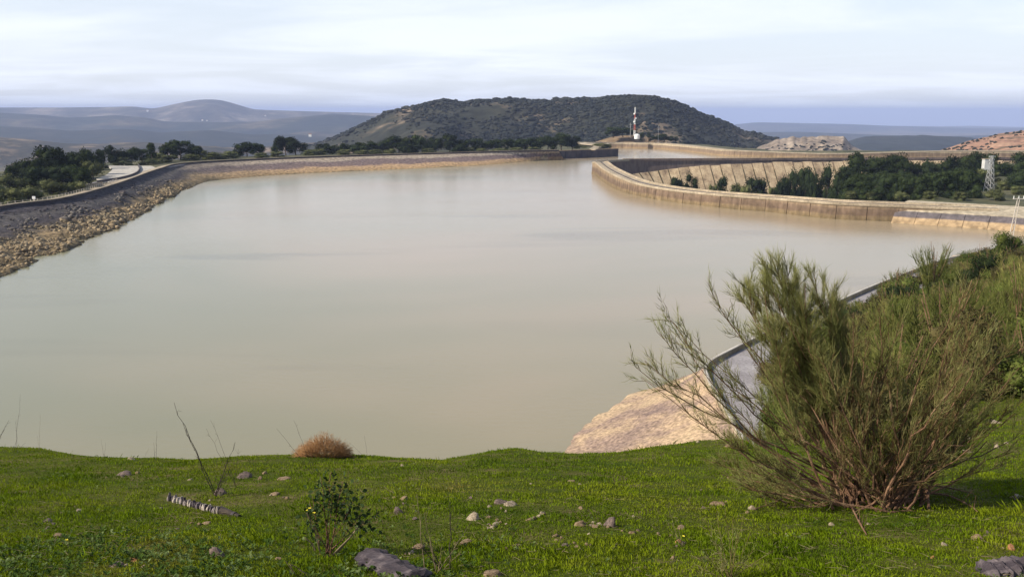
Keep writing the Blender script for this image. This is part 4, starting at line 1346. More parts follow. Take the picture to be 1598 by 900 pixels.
LFB = [(410, 247, 237, 26, 665, 'bush'), (432, 245, 235, 24, 680, 'bush'), (482, 243, 232, 26, 700, 'bush'), (497, 242, 231, 26, 705, 'bush'), (538, 241, 232, 28, 715, 'bush'), (566, 241, 233, 28, 715, 'bush'), (588, 240, 232, 26, 720, 'bush'), (610, 240, 231, 24, 720, 'bush'),
       (670, 239, 230, 26, 735, 'bush'), (733, 238.5, 229, 26, 745, 'bush'), (752, 238, 230, 24, 750, 'bush'), (780, 238, 229, 26, 760, 'bush'), (806, 237.5, 229, 24, 765, 'bush'), (832, 237, 228, 24, 770, 'bush')]
grove(LFB, 'low olive bush, {} from the left under the far bank pines', 'olive bushes under the far bank pines', name='olive_bush', cat='bush', zlow=6.0)
KT = [(905, 232.5, 226, 22, 830, 'bush'), (935, 230, 223, 24, 850, 'bush'), (946, 231, 224, 18, 850, 'bush')]
grove(KT, 'dark round bush, {} from the left on the pale ground above the dark wall', 'dark bushes above the dark wall', name='round_bush', cat='bush')
KN = [(957, 214, 199, 24, 1090), (972, 213, 198, 26, 1085), (984, 213, 203, 18, 1100), (1002, 222, 207, 14, 1070, 'pointed'), (1012, 222, 206, 14, 1075, 'pointed'), (1036, 223, 209, 20, 1090), (1050, 223, 211, 18, 1095), (1022, 222, 212, 14, 1090)]
grove(KN, 'dark tree, {} from the left on the knoll round the striped mast', 'dark trees round the mast', zlow=None)
# inside the ring
IR = [(1056, 292, 272, 24, 560, 'full'), (1078, 292, 266, 26, 560, 'full'), (1030, 296, 279, 20, 560, 'bush'), (1127, 296, 269, 22, 550, 'full'), (1147, 298, 282, 22, 540, 'bush'), (1180, 300, 269, 38, 540, 'full'), (1163, 302, 284, 22, 520, 'bush'), (1112, 300, 284, 18, 540, 'bush'), (1205, 304, 288, 20, 520, 'bush'),
      (1236, 306, 257, 28, 520, 'full'), (1256, 306, 252, 30, 515, 'full'), (1222, 306, 272, 26, 510), (1272, 308, 266, 26, 500), (1291, 308, 247, 30, 510, 'full'), (1310, 308, 262, 30, 480, 'full')]
grove(IR, 'dark rounded tree, {} from the left in the hollow inside the ring dam', 'dark trees inside the ring dam', zlow=-14)
rr_ = random.Random(33)
RG = []
tops = [(1325, 248), (1345, 238), (1360, 239), (1380, 246), (1400, 243), (1420, 245), (1440, 244), (1465, 245), (1490, 240), (1510, 235), (1527, 238), (1545, 260), (1560, 247), (1580, 245), (1598, 240), (1620, 238)]
for px, tp in tops:
    RG.append((px + rr_.uniform(-3, 3), 294, tp, rr_.uniform(36, 48), 520, rr_.choice(['pine', 'full'])))
for px in range(1330, 1640, 27):
    yy = 440
    if 1535 < px < 1572:
        continue
    RG.append((px + rr_.uniform(-5, 5), 305, rr_.uniform(253, 266), rr_.uniform(40, 54), yy, 'full'))
    RG.append((px + 13 + rr_.uniform(-4, 4), 306, rr_.uniform(262, 276), rr_.uniform(36, 46), yy - 12, 'full'))
for px in range(1325, 1535, 30):
    RG.append((px + rr_.uniform(-5, 5), 315, rr_.uniform(264, 278), rr_.uniform(36, 46), 395 + rr_.uniform(-10, 10), rr_.choice(['full', 'pine', 'full'])))
    RG.append((px + 15 + rr_.uniform(-4, 4), 316, rr_.uniform(276, 290), rr_.uniform(24, 34), 384 + rr_.uniform(-5, 5), 'full'))
grove(RG, 'dark pine, {} from the left in the dense wood behind the right bank', 'pines of the wood behind the right bank')
RB = [(1327, 312, 296, 22, 384), (1362, 313, 294, 24, 380), (1404, 313, 295, 26, 377), (1452, 315, 296, 24, 374), (1498, 316, 297, 26, 372), (1590, 306, 288, 26, 400), (1566, 299, 280, 24, 430), (1534, 283, 261, 24, 445), (1550, 286, 266, 20, 445)]
grove(RB, 'light olive bush, {} from the left before the right bank wood', 'olive bushes before the right wood', kind='bush', name='olive_bush', cat='bush')
tree(1552, 316, 289, 32, 372, 'dark round bush standing alone right of the lattice pylon foot', None, kind='bush', cat='bush', name='round_bush')
print('objects after trees', len(bpy.data.objects))

# ------------------------------------------------------------------ structures on the skyline
# striped mast with tank
mp_ = WD(990, 212, 1030)
mast = thing('radio_mast', 'red and white striped radio mast on the knoll before the wooded hill', 'mast', tuple(mp_))
hM = WD(990, 168, 1030)[2] - mp_[2]
for k in range(5):
    z0 = hM * k / 5; z1 = hM * (k + 1) / 5
    mb = MB()
    wb = 1.5 - 0.18 * k; wt = 1.5 - 0.18 * (k + 1)
    for sx, sy in ((1, 1), (1, -1), (-1, 1), (-1, -1)):
        mb.tube([(sx * wb / 2, sy * wb / 2, z0), (sx * wt / 2, sy * wt / 2, z1)], 0.16, 0.16, 4)
    for q in range(3):
        za = z0 + (z1 - z0) * q / 3; zb = z0 + (z1 - z0) * (q + 1) / 3
        for s_ in (1, -1):
            mb.tube([(-wb / 2, s_ * wb / 2, za), (wb / 2, s_ * wb / 2, zb)], 0.10, 0.10, 4)
            mb.tube([(s_ * wb / 2, -wb / 2, za), (s_ * wb / 2, wb / 2, zb)], 0.10, 0.10, 4)
    mb.build('mast_section', M['white'] if k % 2 == 0 else M['red'], mast)
for k, (za, sx) in enumerate(((hM * 0.62, 1), (hM * 0.5, -1), (hM * 0.78, -1))):
    mb = MB(); mb.tube([(sx * 0.9, -0.8, za), (sx * 1.1, -1.5, za)], 1.0, 1.0, 12); mb.build('dish', M['white'], mast)
mb = MB(); mb.tube([(0, 0, hM * 0.96), (0, 0, hM * 1.06)], 0.10, 0.05, 4); mb.build('aerial', M['steel'], mast)
tk = WD(994, 215.5, 1010)
tank = thing('water_tank', 'white domed tank at the foot of the striped mast', 'tank', tuple(tk))
mb = MB(); mb.tube([(0, 0, -1), (0, 0, 3.4)], 3.0, 3.0, 16); mb.build('tank_body', M['white'], tank)
mb = MB(); mb.tube([(0, 0, 3.4), (0, 0, 4.1), (0, 0, 4.6)], 3.0, 0.8, 16); mb.build('tank_roof', M['white'], tank)
for (px, tp, bs_) in ((1027, 196, 221), (983.5, 192, 213)):
    pp = WD(px, bs_, 1040)
    t_ = thing('antenna_pole', 'thin grey pole with a crossbar right of the mast knoll' if px > 1000 else 'short grey pole left of the striped mast', 'pole', tuple(pp))
    hh = WD(px, tp, 1040)[2] - pp[2]
    mb = MB(); mb.tube([(0, 0, -1), (0, 0, hh)], 0.22, 0.14, 6); mb.build('pole', M['steel'], t_)
    mb = MB(); mb.box((0, 0, hh * 0.88), (3.2, 0.25, 0.25)); mb.box((0, 0, hh * 0.74), (2.2, 0.25, 0.25)); mb.build('crossbar', M['steel'], t_)

# white building and lattice pylon at right
bp_ = WD(1538, 268, 455)
hb = thing('transformer_house', 'small white flat roofed building behind the lattice pylon at right', 'building', tuple(bp_))
mb = MB(); mb.box((0, 0, 2.6), (3.1, 3.0, 7.4)); mb.build('wall', M['whitewash'], hb)
mb = MB(); mb.box((0, 0, 6.5), (3.8, 3.5, 0.2)); mb.build('roof', M['pale'], hb)
mb = MB(); mb.box((0.6, -1.62, 4.9), (0.7, 0.1, 0.8)); mb.build('window', M['glass'], hb)


def lattice(root, h, wb, wt, r, secs, m=None):
    m = m or M['steel']

    def hw(z):
        return (wb + (wt - wb) * z / h) / 2
    for sx, sy in ((1, 1), (1, -1), (-1, -1), (-1, 1)):
        mb = MB(); mb.tube([(sx * wb / 2, sy * wb / 2, -1), (sx * hw(0), sy * hw(0), 0), (sx * wt / 2, sy * wt / 2, h)], r, r * 0.8, 4)
        mb.build('leg', m, root)
    for k in range(secs):
        za = h * k / secs; zb = h * (k + 1) / secs; A = hw(za); B = hw(zb)
        mb = MB()
        for (p0, p1) in (((-A, -A, za), (B, -B, zb)), ((A, -A, za), (-B, -B, zb)), ((-A, A, za), (B, B, zb)), ((A, A, za), (-B, B, zb)),
                         ((-A, -A, za), (-B, B, zb)), ((A, -A, za), (B, B, zb)), ((-B, -B, zb), (B, -B, zb)), ((-B, B, zb), (B, B, zb))):
            mb.tube([p0, p1], r * 0.55, r * 0.55, 4)
        mb.build('brace', m, root)


pp = WD(1543, 297, 392)
pyl = thing('lattice_pylon', 'grey lattice power pylon tapering upwards in front of the right wood', 'pylon', tuple(pp), 0.5)
hp = WD(1546, 243, 392)[2] - pp[2]
lattice(pyl, hp, 3.0, 0.8, 0.11, 7)
for q, wd in ((0.99, 4.4), (0.9, 3.6), (0.81, 3.0)):
    mb = MB(); mb.box((0, 0, hp * q), (wd, 0.16, 0.16)); mb.build('cross_arm', M['steel'], pyl)
    for s_ in (-1, 1):
        mb = MB(); mb.tube([(s_ * wd * 0.47, 0, hp * q), (s_ * wd * 0.47, 0, hp * q - 0.6)], 0.09, 0.09, 5); mb.build('insulator', M['white'], pyl)

# nearer steel pole with braces and a guard fence on the spur
fp = hit(1572, 399)
print('pole foot', fp)
fp = fp.copy()
ph = WD(1581, 309, fp[1])[2] - fp[2]
pole = thing('steel_pole', 'tall pale two legged power pole on the shrubby point at the right edge', 'power pole', tuple(fp))
s_ = fp[1] / F
for dx in (-1, 1):
    mb = MB(); mb.tube([(dx * 3.8 * s_, 0, -0.5), (dx * 2.6 * s_ + 4 * s_, 0, ph * 0.5), (dx * 1.6 * s_ + 8 * s_, 0, ph)], 0.11, 0.08, 5); mb.build('leg', M['steel_pale'], pole)
for k in range(9):
    z0 = ph * (k + 0.5) / 10; z1 = ph * (k + 1.5) / 10
    w0 = (3.8 - 2.2 * z0 / ph) * s_; w1 = (3.8 - 2.2 * z1 / ph) * s_
    c0 = 8 * s_ * z0 / ph; c1 = 8 * s_ * z1 / ph
    sg = 1 if k % 2 else -1
    mb = MB(); mb.tube([(c0 - sg * w0, 0, z0), (c1 + sg * w1, 0, z1)], 0.05, 0.05, 4); mb.build('brace', M['steel_pale'], pole)
mb = MB(); mb.box((8 * s_, 0, ph * 0.985), (2.6, 0.18, 0.18)); mb.build('cross_arm', M['steel_pale'], pole)
for dx in (-1, 0, 1):
    mb = MB(); mb.tube([(8 * s_ + dx * 1.15, 0, ph * 0.985), (8 * s_ + dx * 1.15, 0, ph * 0.985 + 0.7)], 0.09, 0.07, 6); mb.build('insulator', M['white'], pole)
gf = thing('guard_fence', 'pale metal guard frame round the foot of the steel pole', 'fence', tuple(fp + np.array([0, -1.0, 0])))
hh = 17 * s_
for px in (1566, 1579, 1592, 1604):
    mb = MB(); mb.tube([((px - 1573) * s_, 0, -1.5), ((px - 1573) * s_, 0, hh)], 0.07, 0.07, 5); mb.build('post', M['steel_pale'], gf)
for z in (hh, hh * 0.55):
    mb = MB(); mb.tube([(-7 * s_, 0, z), (31 * s_, 0, z)], 0.05, 0.05, 5); mb.build('rail', M['steel_pale'], gf)

# two pale low kerbs of the track on the spur, seen through the broom
for (a_, b_, lab) in (((1192, 590), (1229, 640), 'longer pale concrete kerb strip on the slope behind the big broom bush'), ((1196, 633), (1222, 652), 'shorter pale kerb strip lying lower behind the big broom bush')):
    P_ = [WD(a_[0] + (b_[0] - a_[0]) * k / 5, a_[1] + (b_[1] - a_[1]) * k / 5, hit(a_[0] + (b_[0] - a_[0]) * k / 5, a_[1] + (b_[1] - a_[1]) * k / 5)[1]) for k in range(6)]
    kr = thing('kerb_strip', lab, 'kerb')
    P_ = np.array(P_)
    g_ = gz(P_[:, 0], P_[:, 1])
    n_ = normals(P_)
    pathobj('kerb', [off(P_, n_, 0.22, z=None, dz=-2.5), off(P_, n_, 0.22, 0.12), off(P_, n_, -0.22, 0.12), off(P_, n_, -0.22, -2.5)], M['pale'], kr)

# ------------------------------------------------------------------ shrubs on the spur
class Twigs:
    """thin three-sided twigs gathered in one mesh"""
    def __init__(self):
        self.P0 = []; self.P1 = []; self.R = []

    def add(self, p0, p1, r):
        self.P0.append(p0); self.P1.append(p1); self.R.append(r)

    def mesh(self, name, m, bend=0.13, seed=0):
        rg = np.random.default_rng(seed)
        A = np.array(self.P0); B = np.array(self.P1); r = np.array(self.R)[:, None]
        n = len(A)
        d = B - A; L = np.linalg.norm(d, axis=1, keepdims=True) + 1e-9; d = d / L
        u = np.cross(d, rg.normal(size=(n, 3))); u /= np.linalg.norm(u, axis=1, keepdims=True) + 1e-9
        v = np.cross(d, u)
        mid = (A + B) / 2 + u * L * rg.uniform(-bend, bend, (n, 1)) + v * L * rg.uniform(-bend, bend, (n, 1))
        V = []
        for k in range(3):
            an = 2 * math.pi * k / 3
            V.append(A + r * (math.cos(an) * u + math.sin(an) * v))
        for k in range(3):
            an = 2 * math.pi * k / 3
            V.append(mid + 0.75 * r * (math.cos(an) * u + math.sin(an) * v))
        V.append(B)
        V = np.stack(V, 1).reshape(-1, 3)
        b = (np.arange(n) * 7)[:, None]
        Fq = []
        for k in range(3):
            k2 = (k + 1) % 3
            Fq.append(b + np.array([[k, k2, 3 + k2]])); Fq.append(b + np.array([[k, 3 + k2, 3 + k]]))
            Fq.append(b + np.array([[3 + k, 3 + k2, 6]]))
        return np_mesh(name, V, np.concatenate(Fq), m)


def unit(v):
    return v / (np.linalg.norm(v) + 1e-9)


SHA = [crown_mesh(200 + i, M['shrubg'], 'bush', 14, 420, 0.032, 0.70) for i in range(5)]
SHB = [crown_mesh(220 + i, M['shrubb'], 'bush', 13, 380, 0.030, 0.55) for i in range(4)]
DKS = [crown_mesh(240 + i, M['pine'], 'bush', 13, 380, 0.035, 0.72) for i in range(2)]


def stems_mesh(seed, m):
    rg = random.Random(seed); mb = MB()
    for k in range(9):
        a = rg.uniform(0, 6.28); sp = rg.uniform(0.08, 0.42)
        e = (sp * math.cos(a), sp * math.sin(a), rg.uniform(0.6, 1.02))
        mid = (e[0] * 0.35, e[1] * 0.35, e[2] * 0.5)
        mb.tube([(0, 0, -0.05), mid, e], 0.012, 0.004, 4)
    return mb.mesh('stem', m)


STM = [stems_mesh(260 + i, M['stem']) for i in range(3)]
srg = random.Random(44)


def twiggy_mesh(seed, m, n=1300):
    """unit broom-like shrub: fans of fine twigs from one foot"""
    rg = np.random.default_rng(seed); tw = Twigs()
    for k in range(34):
        a = rg.uniform(0, 6.28); sp = 0.46 * math.sqrt(rg.uniform(0, 1))
        e = np.array([sp * math.cos(a), sp * math.sin(a), rg.uniform(0.65, 1.0) * (1 - 0.5 * sp)])
        s0 = np.array([rg.normal(0, .03), rg.normal(0, .03), -0.05])
        tw.add(s0, e, 0.007)
        d0 = unit(e - s0)
        for q in range(n // 34):
            u = rg.uniform(0.35, 1.0); p = s0 + (e - s0) * u
            d = unit(d0 + rg.normal(0, 0.33, 3) + np.array([0, 0, 0.15]))
            tw.add(p, p + d * rg.uniform(0.08, 0.22), rg.uniform(0.0022, 0.004))
    return tw.mesh('twigs', m, seed=seed)


TWG = [twiggy_mesh(280 + i, M['spurtwig']) for i in range(3)]
spots = []
tries = 0
while len(spots) < 420 and tries < 60000:
    tries += 1
    y = math.exp(srg.uniform(math.log(26), math.log(196)))
    a = srg.uniform(0.27, 0.72)
    x = a * y
    if y < 34 and a < 0.32:
        continue
    z = float(gz(x, y))
    sd_ = float(inside_water(np.array([[x]]), np.array([[y]]))[0, 0])
    if sd_ > -8.0 or z < 7.25:
        continue
    # an open grassy patch right of the broom, close to the viewer
    if y < 25.5 and a > 0.44:
        continue
    r = srg.uniform(1.0, 2.3) * (0.75 + y / 160.0)
    ok = all((x - q[0]) ** 2 + (y - q[1]) ** 2 > (0.50 * (r + q[3])) ** 2 for q in spots)
    if ok:
        spots.append((x, y, z, r))
print('spur shrubs', len(spots), tries)
spots.sort(key=lambda q: q[1])
for i, (x, y, z, r) in enumerate(spots):
    v = srg.random()
    if y > 70 and v < 0.18:
        cm = srg.choice(DKS); nm, lab, grp = 'dark_shrub', 'dark leafy shrub in the thicket on the slope above the shore road', 'dark shrubs of the slope thicket'
    elif v < 0.46:
        cm = srg.choice(TWG); nm, lab, grp = 'broom_shrub', 'olive twiggy broom shrub in the thicket on the slope above the shore road', 'olive broom shrubs of the slope thicket'
    elif v < 0.68:
        cm = srg.choice(SHB); nm, lab, grp = 'brown_shrub', 'brownish twiggy shrub in the thicket on the slope above the shore road', 'brownish shrubs of the slope thicket'
    else:
        cm = srg.choice(SHA); nm, lab, grp = 'green_shrub', 'mid green leafy shrub in the thicket on the slope above the shore road', 'green shrubs of the slope thicket'
    wh = ('just behind the big broom bush' if x / y < 0.42 else 'above the meadow at the right edge') if y < 55 else (('beside the bend of the shore road' if x / y < 0.38 else 'half way down the right slope') if y < 115 else 'on the far point below the steel pole')
    lab = lab.replace('in the thicket on the slope above the shore road', wh)
    grp = grp.replace('of the slope thicket', wh)
    root = thing(nm, lab, 'shrub', (x, y, z - 0.1), srg.uniform(0, 6.28), grp)
    if cm in TWG:
        c = link('twigs', cm, root, kind='stuff'); r *= 1.25
    else:
        c = link('crown', cm, root)
    hgt = r * srg.choice([srg.uniform(0.7, 1.1), srg.uniform(1.1, 1.75)])
    c.scale = (r * 1.75, r * 1.75, hgt * 1.15)
    st = link('stem', srg.choice(STM), root); st.scale = (r * 1.5, r * 1.5, hgt * 1.1)


# ------------------------------------------------------------------ the big broom bush
def bezier(p0, p1, p2, p3, n):
    t = np.linspace(0, 1, n)[:, None]
    return p0 * (1 - t) ** 3 + 3 * p1 * (1 - t) ** 2 * t + 3 * p2 * (1 - t) * t * t + p3 * t ** 3


BB = hit(1368, 788)
print('broom base', BB)
bushrg = np.random.default_rng(77)
broom = thing('broom_bush', 'large wild broom bush with fine olive twigs and brown stems on the meadow', 'bush', tuple(BB))
# (px, py, depth offset, bushiness, start of twigs, brown share)
TG = []
for px, py in [(1148, 428), (1160, 408), (1178, 402), (1192, 390), (1206, 384), (1222, 388), (1236, 394), (1252, 404), (1268, 408), (1282, 420), (1292, 436), (1170, 440), (1200, 420), (1225, 425), (1258, 440), (1240, 415), (1215, 402), (1186, 425)]:
    TG.append((px, py, bushrg.uniform(-0.5, 0.6), 2.8, 0.62, 0.05))
for px, py in [(1040, 484), (1052, 496), (1062, 520), (1030, 512), (1070, 540)]:
    TG.append((px, py, bushrg.uniform(-0.5, 0.3), 0.75, 0.76, 0.1))
for px, py in [(992, 566), (1006, 556), (1022, 572), (1000, 582)]:
    TG.append((px, py, bushrg.uniform(-0.3, 0.5), 0.6, 0.80, 0.1))
for px, py in [(1112, 452), (1122, 470), (1160, 512)]:
    TG.append((px, py, bushrg.uniform(-0.5, 0.5), 0.55, 0.74, 0.1))
for px, py in [(1110, 670), (1128, 690), (1120, 720), (1150, 728), (1175, 715), (1140, 750), (1130, 738), (1165, 760), (1160, 735), (1180, 745), (1225, 670), (1240, 640)]:
    TG.append((px, py, bushrg.uniform(-0.8, 0.8), 0.9, 0.55, 0.4))
for k in range(25):
    TG.append((bushrg.uniform(1262, 1500), bushrg.uniform(480, 610), bushrg.uniform(-1.2, 1.0), 0.95, 0.40, 0.5))
for px, py in [(1330, 470), (1372, 462), (1410, 475), (1450, 440), (1462, 420), (1480, 468), (1505, 500), (1530, 525), (1548, 560), (1560, 610), (1525, 600), (1500, 560), (1440, 500), (1300, 505)]:
    TG.append((px, py, bushrg.uniform(-1.0, 0.8), 0.9, 0.5, 0.45))
for px, py in [(1535, 640), (1540, 690), (1525, 720), (1500, 640), (1480, 670), (1556, 668)]:
    TG.append((px, py, bushrg.uniform(-0.7, 0.7), 0.35, 0.5, 0.7))
for k in range(16):
    TG.append((bushrg.uniform(1410, 1520), bushrg.uniform(490, 650), bushrg.uniform(-0.8, 1.2), 1.2, 0.35, 0.3))
for k in range(22):
    TG.append((bushrg.uniform(1265, 1500), bushrg.uniform(620, 720), bushrg.uniform(-1.2, 0.9), 0.8, 0.3, 0.75))
tg = Twigs(); tb = Twigs()
for ti, (px, py, dd, bush, s0_, brown) in enumerate(TG):
    px = 1368 + (px - 1368) * (0.96 if 1130 < px < 1368 else 1.0); px = px + (42 if px > 1430 else 0); py = 788 + (py - 788) * (0.97 if px < 1130 else 0.90 if py < 560 else 0.94)
    P3 = WD(px, py, BB[1] + dd)
    P0 = BB + np.array([bushrg.normal(0, 0.28), bushrg.normal(0, 0.22), 0.0]); P0[2] = float(gz(P0[0], P0[1])) - 0.05
    L_ = np.linalg.norm(P3 - P0)
    mid1 = P0 + (P3 - P0) * 0.33 + np.array([bushrg.normal(0, 0.07), bushrg.normal(0, 0.07), -0.06 * L_ * (1 if bushrg.random() < 0.6 else -0.5)]) * L_ * 0.6
    mid2 = P0 + (P3 - P0) * 0.68 + np.array([bushrg.normal(0, 0.06), bushrg.normal(0, 0.06), -0.03 * L_]) * L_ * 0.6
    C = bezier(P0, mid1, mid2, P3, 12)
    C[1:-1] += bushrg.normal(0, 0.022, (10, 3))
    mb = MB(); mb.tube([c - BB for c in C], 0.017 * bushrg.uniform(0.6, 1.35), 0.003, 5)
    st = mb.build('stem', M['stem'], broom)
    nsub = int((10 + 10 * bush))
    for k in range(nsub):
        s = bushrg.uniform(s0_ * 0.7, 1.0)
        i = s * 11; i0 = min(int(i), 10); f = i - i0
        p = C[i0] * (1 - f) + C[i0 + 1] * f
        d = unit(C[min(i0 + 1, 11)] - C[max(i0 - 1, 0)])
        d = unit(d + bushrg.normal(0, 0.40, 3) + np.array([0, 0, 0.22]))
        l2 = bushrg.uniform(0.16, 0.42) * (0.7 + 0.3 * L_ / 2.5) * (1.25 - 0.5 * s)
        p2 = p + d * l2 + np.array([0, 0, 0.04])
        T_ = tb if bushrg.random() < max(brown, 0.25) else tg
        tb.add(p - BB, p2 - BB, 0.0042)
        for q in range(int(5 + 12 * bush * (0.62 if brown >= 0.4 else 1.0))):
            u_ = bushrg.uniform(0.1, 1.0)
            pp_ = p + (p2 - p) * u_
            dd_ = unit(d + bushrg.normal(0, 0.34, 3) + np.array([0, 0, 0.25]))
            ll = bushrg.uniform(0.07, 0.22)
            rad = bushrg.uniform(0.0016, 0.0030) * (0.75 if bush > 2 else 1.0)
            (tb if bushrg.random() < brown * 0.8 else tg).add(pp_ - BB, pp_ + dd_ * ll - BB, rad)
# side twiglets without leaves on the bare low branches
link('twigs', tg.mesh('twigs', M['broom'], seed=1), broom, kind='stuff')
link('dry_twigs', tb.mesh('dry_twigs', M['broomb'], seed=2), broom, kind='stuff')
print('broom twigs', len(tg.P0), len(tb.P0))
# bare low branches resting on the grass round the foot
for (pts_) in ([(1330, 770), (1290, 762), (1245, 768), (1210, 785), (1178, 796)], [(1325, 785), (1335, 805), (1345, 825), (1352, 836)], [(1410, 775), (1450, 760), (1490, 765), (1520, 772)],
               [(1350, 780), (1345, 760), (1362, 735), (1372, 715)], [(1390, 785), (1392, 760), (1410, 740)], [(1400, 780), (1440, 740), (1480, 720), (1515, 714), (1540, 690)], [(1300, 770), (1262, 748), (1225, 740), (1195, 742)],
               [(1290, 780), (1255, 792), (1230, 793)], [(1440, 770), (1480, 775), (1512, 790), (1525, 800)]):
    C = []
    for k, (px, py) in enumerate(pts_):
        h_ = hit(px, max(py, 740))
        q = WD(px, py, min(h_[1], BB[1] + 0.6) - 0.05)
        C.append(q + np.array([0, 0, 0.02]) - BB)
    C = np.array(C)
    Cd = dens(C, 0.08)
    mb = MB(); mb.tube(list(Cd), 0.016, 0.006, 5)
    for k in range(2, len(Cd) - 1, 3):
        e = Cd[k] + np.array([bushrg.normal(0, 0.08), bushrg.normal(0, 0.08), bushrg.uniform(0.02, 0.16)])
        mb.tube([Cd[k], e], 0.005, 0.002, 3)
    mb.build('bare_branch', M['stem'], broom)


# ------------------------------------------------------------------ meadow: grass, weeds
rgG = np.random.default_rng(101)


def meadow_points(n, rg, ymin=4.6, ymax=27.0):
    y = ymin + (ymax - ymin) * rg.uniform(0, 1, n) ** 1.15
    a = rg.uniform(-0.66, 0.70, n)
    x = a * y
    return x, y


def blades(n, hmin, hmax, wd, m, name, rg, dens_f=None, clump=0.0, ymin=4.6, ymax=27.0, amin=-0.66, amax=0.70):
    y = np.exp(rg.uniform(math.log(ymin), math.log(ymax), n))
    # areas shrink with distance in the picture: even cover in the picture, thinner far away
    a = rg.uniform(amin, amax, n)
    x = a * y
    if dens_f is not None:
        k = rg.uniform(0, 1, n) < dens_f(x, y)
        x, y = x[k], y[k]
    n = len(x)
    z = gz(x, y) - 0.004
    hgt = rg.uniform(hmin, hmax, n) * (0.65 + 1.3 * np.clip(fbm(x / 0.5, y / 0.5, 91, 3) + 0.35, 0, 1.2))
    an = rg.uniform(0, 2 * math.pi, n)
    le = rg.uniform(0.1, 0.9, n) * hgt
    ux, uy = np.cos(an), np.sin(an)
    w_ = wd * (0.7 + y / 16.0)
    lx, ly = -uy, ux
    V = np.stack([np.stack([x - ux * w_, y - uy * w_, z], 1), np.stack([x + ux * w_, y + uy * w_, z], 1),
                  np.stack([x + lx * le * 0.35 + ux * w_ * .8, y + ly * le * 0.35 + uy * w_ * .8, z + hgt * 0.62], 1),
                  np.stack([x + lx * le, y + ly * le, z + hgt], 1)], 1)
    b = (np.arange(n) * 4)[:, None]
    Fa = np.concatenate([b + np.array([[0, 1, 2]]), b + np.array([[0, 2, 3]])])
    return link(name, np_mesh(name, V.reshape(-1, 3), Fa, m), kind='stuff')


g1 = blades(380000, 0.012, 0.034, 0.0040, M['grass'], 'grass', rgG, lambda x, y: 1 - 0.85 * sstep(0.34, 0.62, fbm(x / 0.55, y / 0.55, 121, 4)))
g1['label'] = 'short bright green grass over the whole foreground meadow'; g1['category'] = 'grass'
g2 = blades(24000, 0.035, 0.095, 0.0022, M['grass'], 'tall_grass', rgG, lambda x, y: np.clip(fbm(x / 1.3, y / 1.3, 95, 3) * 2.2, 0, 1))
g2['label'] = 'longer grass tufts standing up out of the short meadow grass'; g2['category'] = 'grass'


def rosettes(n, rg, densf, size, name, lab, cat, m, amin=-0.64, amax=0.66, ymin=5.2, ymax=14):
    y = np.exp(rg.uniform(math.log(ymin), math.log(ymax), n)); a = rg.uniform(amin, amax, n); x = a * y
    k = rg.uniform(0, 1, n) < densf(x, y); x, y = x[k], y[k]; n = len(x)
    Vs = []; Fs = []; nb = 0
    L = 7
    z = gz(x, y)
    for q in range(L):
        an = rg.uniform(0, 2 * math.pi, n); s = size * rg.uniform(0.5, 1.3, n); up = rg.uniform(0.3, 1.1, n) * s
        dx, dy = np.cos(an), np.sin(an); px_, py_ = -dy, dx
        z0 = z + rg.uniform(0.01, 0.04, n)
        P0 = np.stack([x, y, z0], 1)
        P1 = np.stack([x + dx * s * .55 + px_ * s * .33, y + dy * s * .55 + py_ * s * .33, z0 + up * .6], 1)
        P2_ = np.stack([x + dx * s, y + dy * s, z0 + up * .7], 1)
        P3 = np.stack([x + dx * s * .55 - px_ * s * .33, y + dy * s * .55 - py_ * s * .33, z0 + up * .6], 1)
        Vs.append(np.stack([P0, P1, P2_, P3], 1).reshape(-1, 3))
        b = (np.arange(n) * 4)[:, None] + nb
        Fs.append(np.concatenate([b + np.array([[0, 1, 2]]), b + np.array([[0, 2, 3]])])); nb += n * 4
    o = link(name, np_mesh(name, np.concatenate(Vs), np.concatenate(Fs), m), kind='stuff')
    o['label'] = lab; o['category'] = cat
    return o


rosettes(13000, rgG, lambda x, y: np.clip(sstep(9.5, 6.5, y) * sstep(0.5, -1.5, x) * (0.55 + 1.4 * fbm(x / 0.8, y / 0.8, 96, 3)), 0.0, 1), 0.032, 'broadleaf_weeds', 'broad leaved weeds thick in the lower left of the meadow', 'weeds', M['weed'])
rosettes(4000, rgG, lambda x, y: np.clip(0.10 + 1.1 * fbm(x / 0.6, y / 0.6, 97, 3), 0, 0.5), 0.022, 'small_weeds', 'small leafy weeds scattered through the meadow grass', 'weeds', M['weed'], ymax=20)
# thin litter of dry stems
nlt = 2600
y = np.exp(rgG.uniform(math.log(5.2), math.log(18), nlt)); x = rgG.uniform(-0.62, 0.66, nlt) * y
keep = fbm(x / 1.5, y / 1.5, 98, 3) > -0.05
x, y = x[keep], y[keep]
tw = Twigs()
for xi, yi, zi in zip(x, y, gz(x, y)):
    an = rgG.uniform(0, 6.28); l_ = rgG.uniform(0.04, 0.18)
    dx, dy = l_ * math.cos(an), l_ * math.sin(an)
    tw.add(np.array([xi, yi, zi + 0.03]), np.array([xi + dx, yi + dy, zi - 0.3 * dy + rgG.uniform(0.02, 0.06)]), 0.0022)
o = link('dry_litter', tw.mesh('dry_litter', M['dry'], seed=3), kind='stuff'); o['label'] = 'thin dry stems lying in the meadow grass'; o['category'] = 'litter'

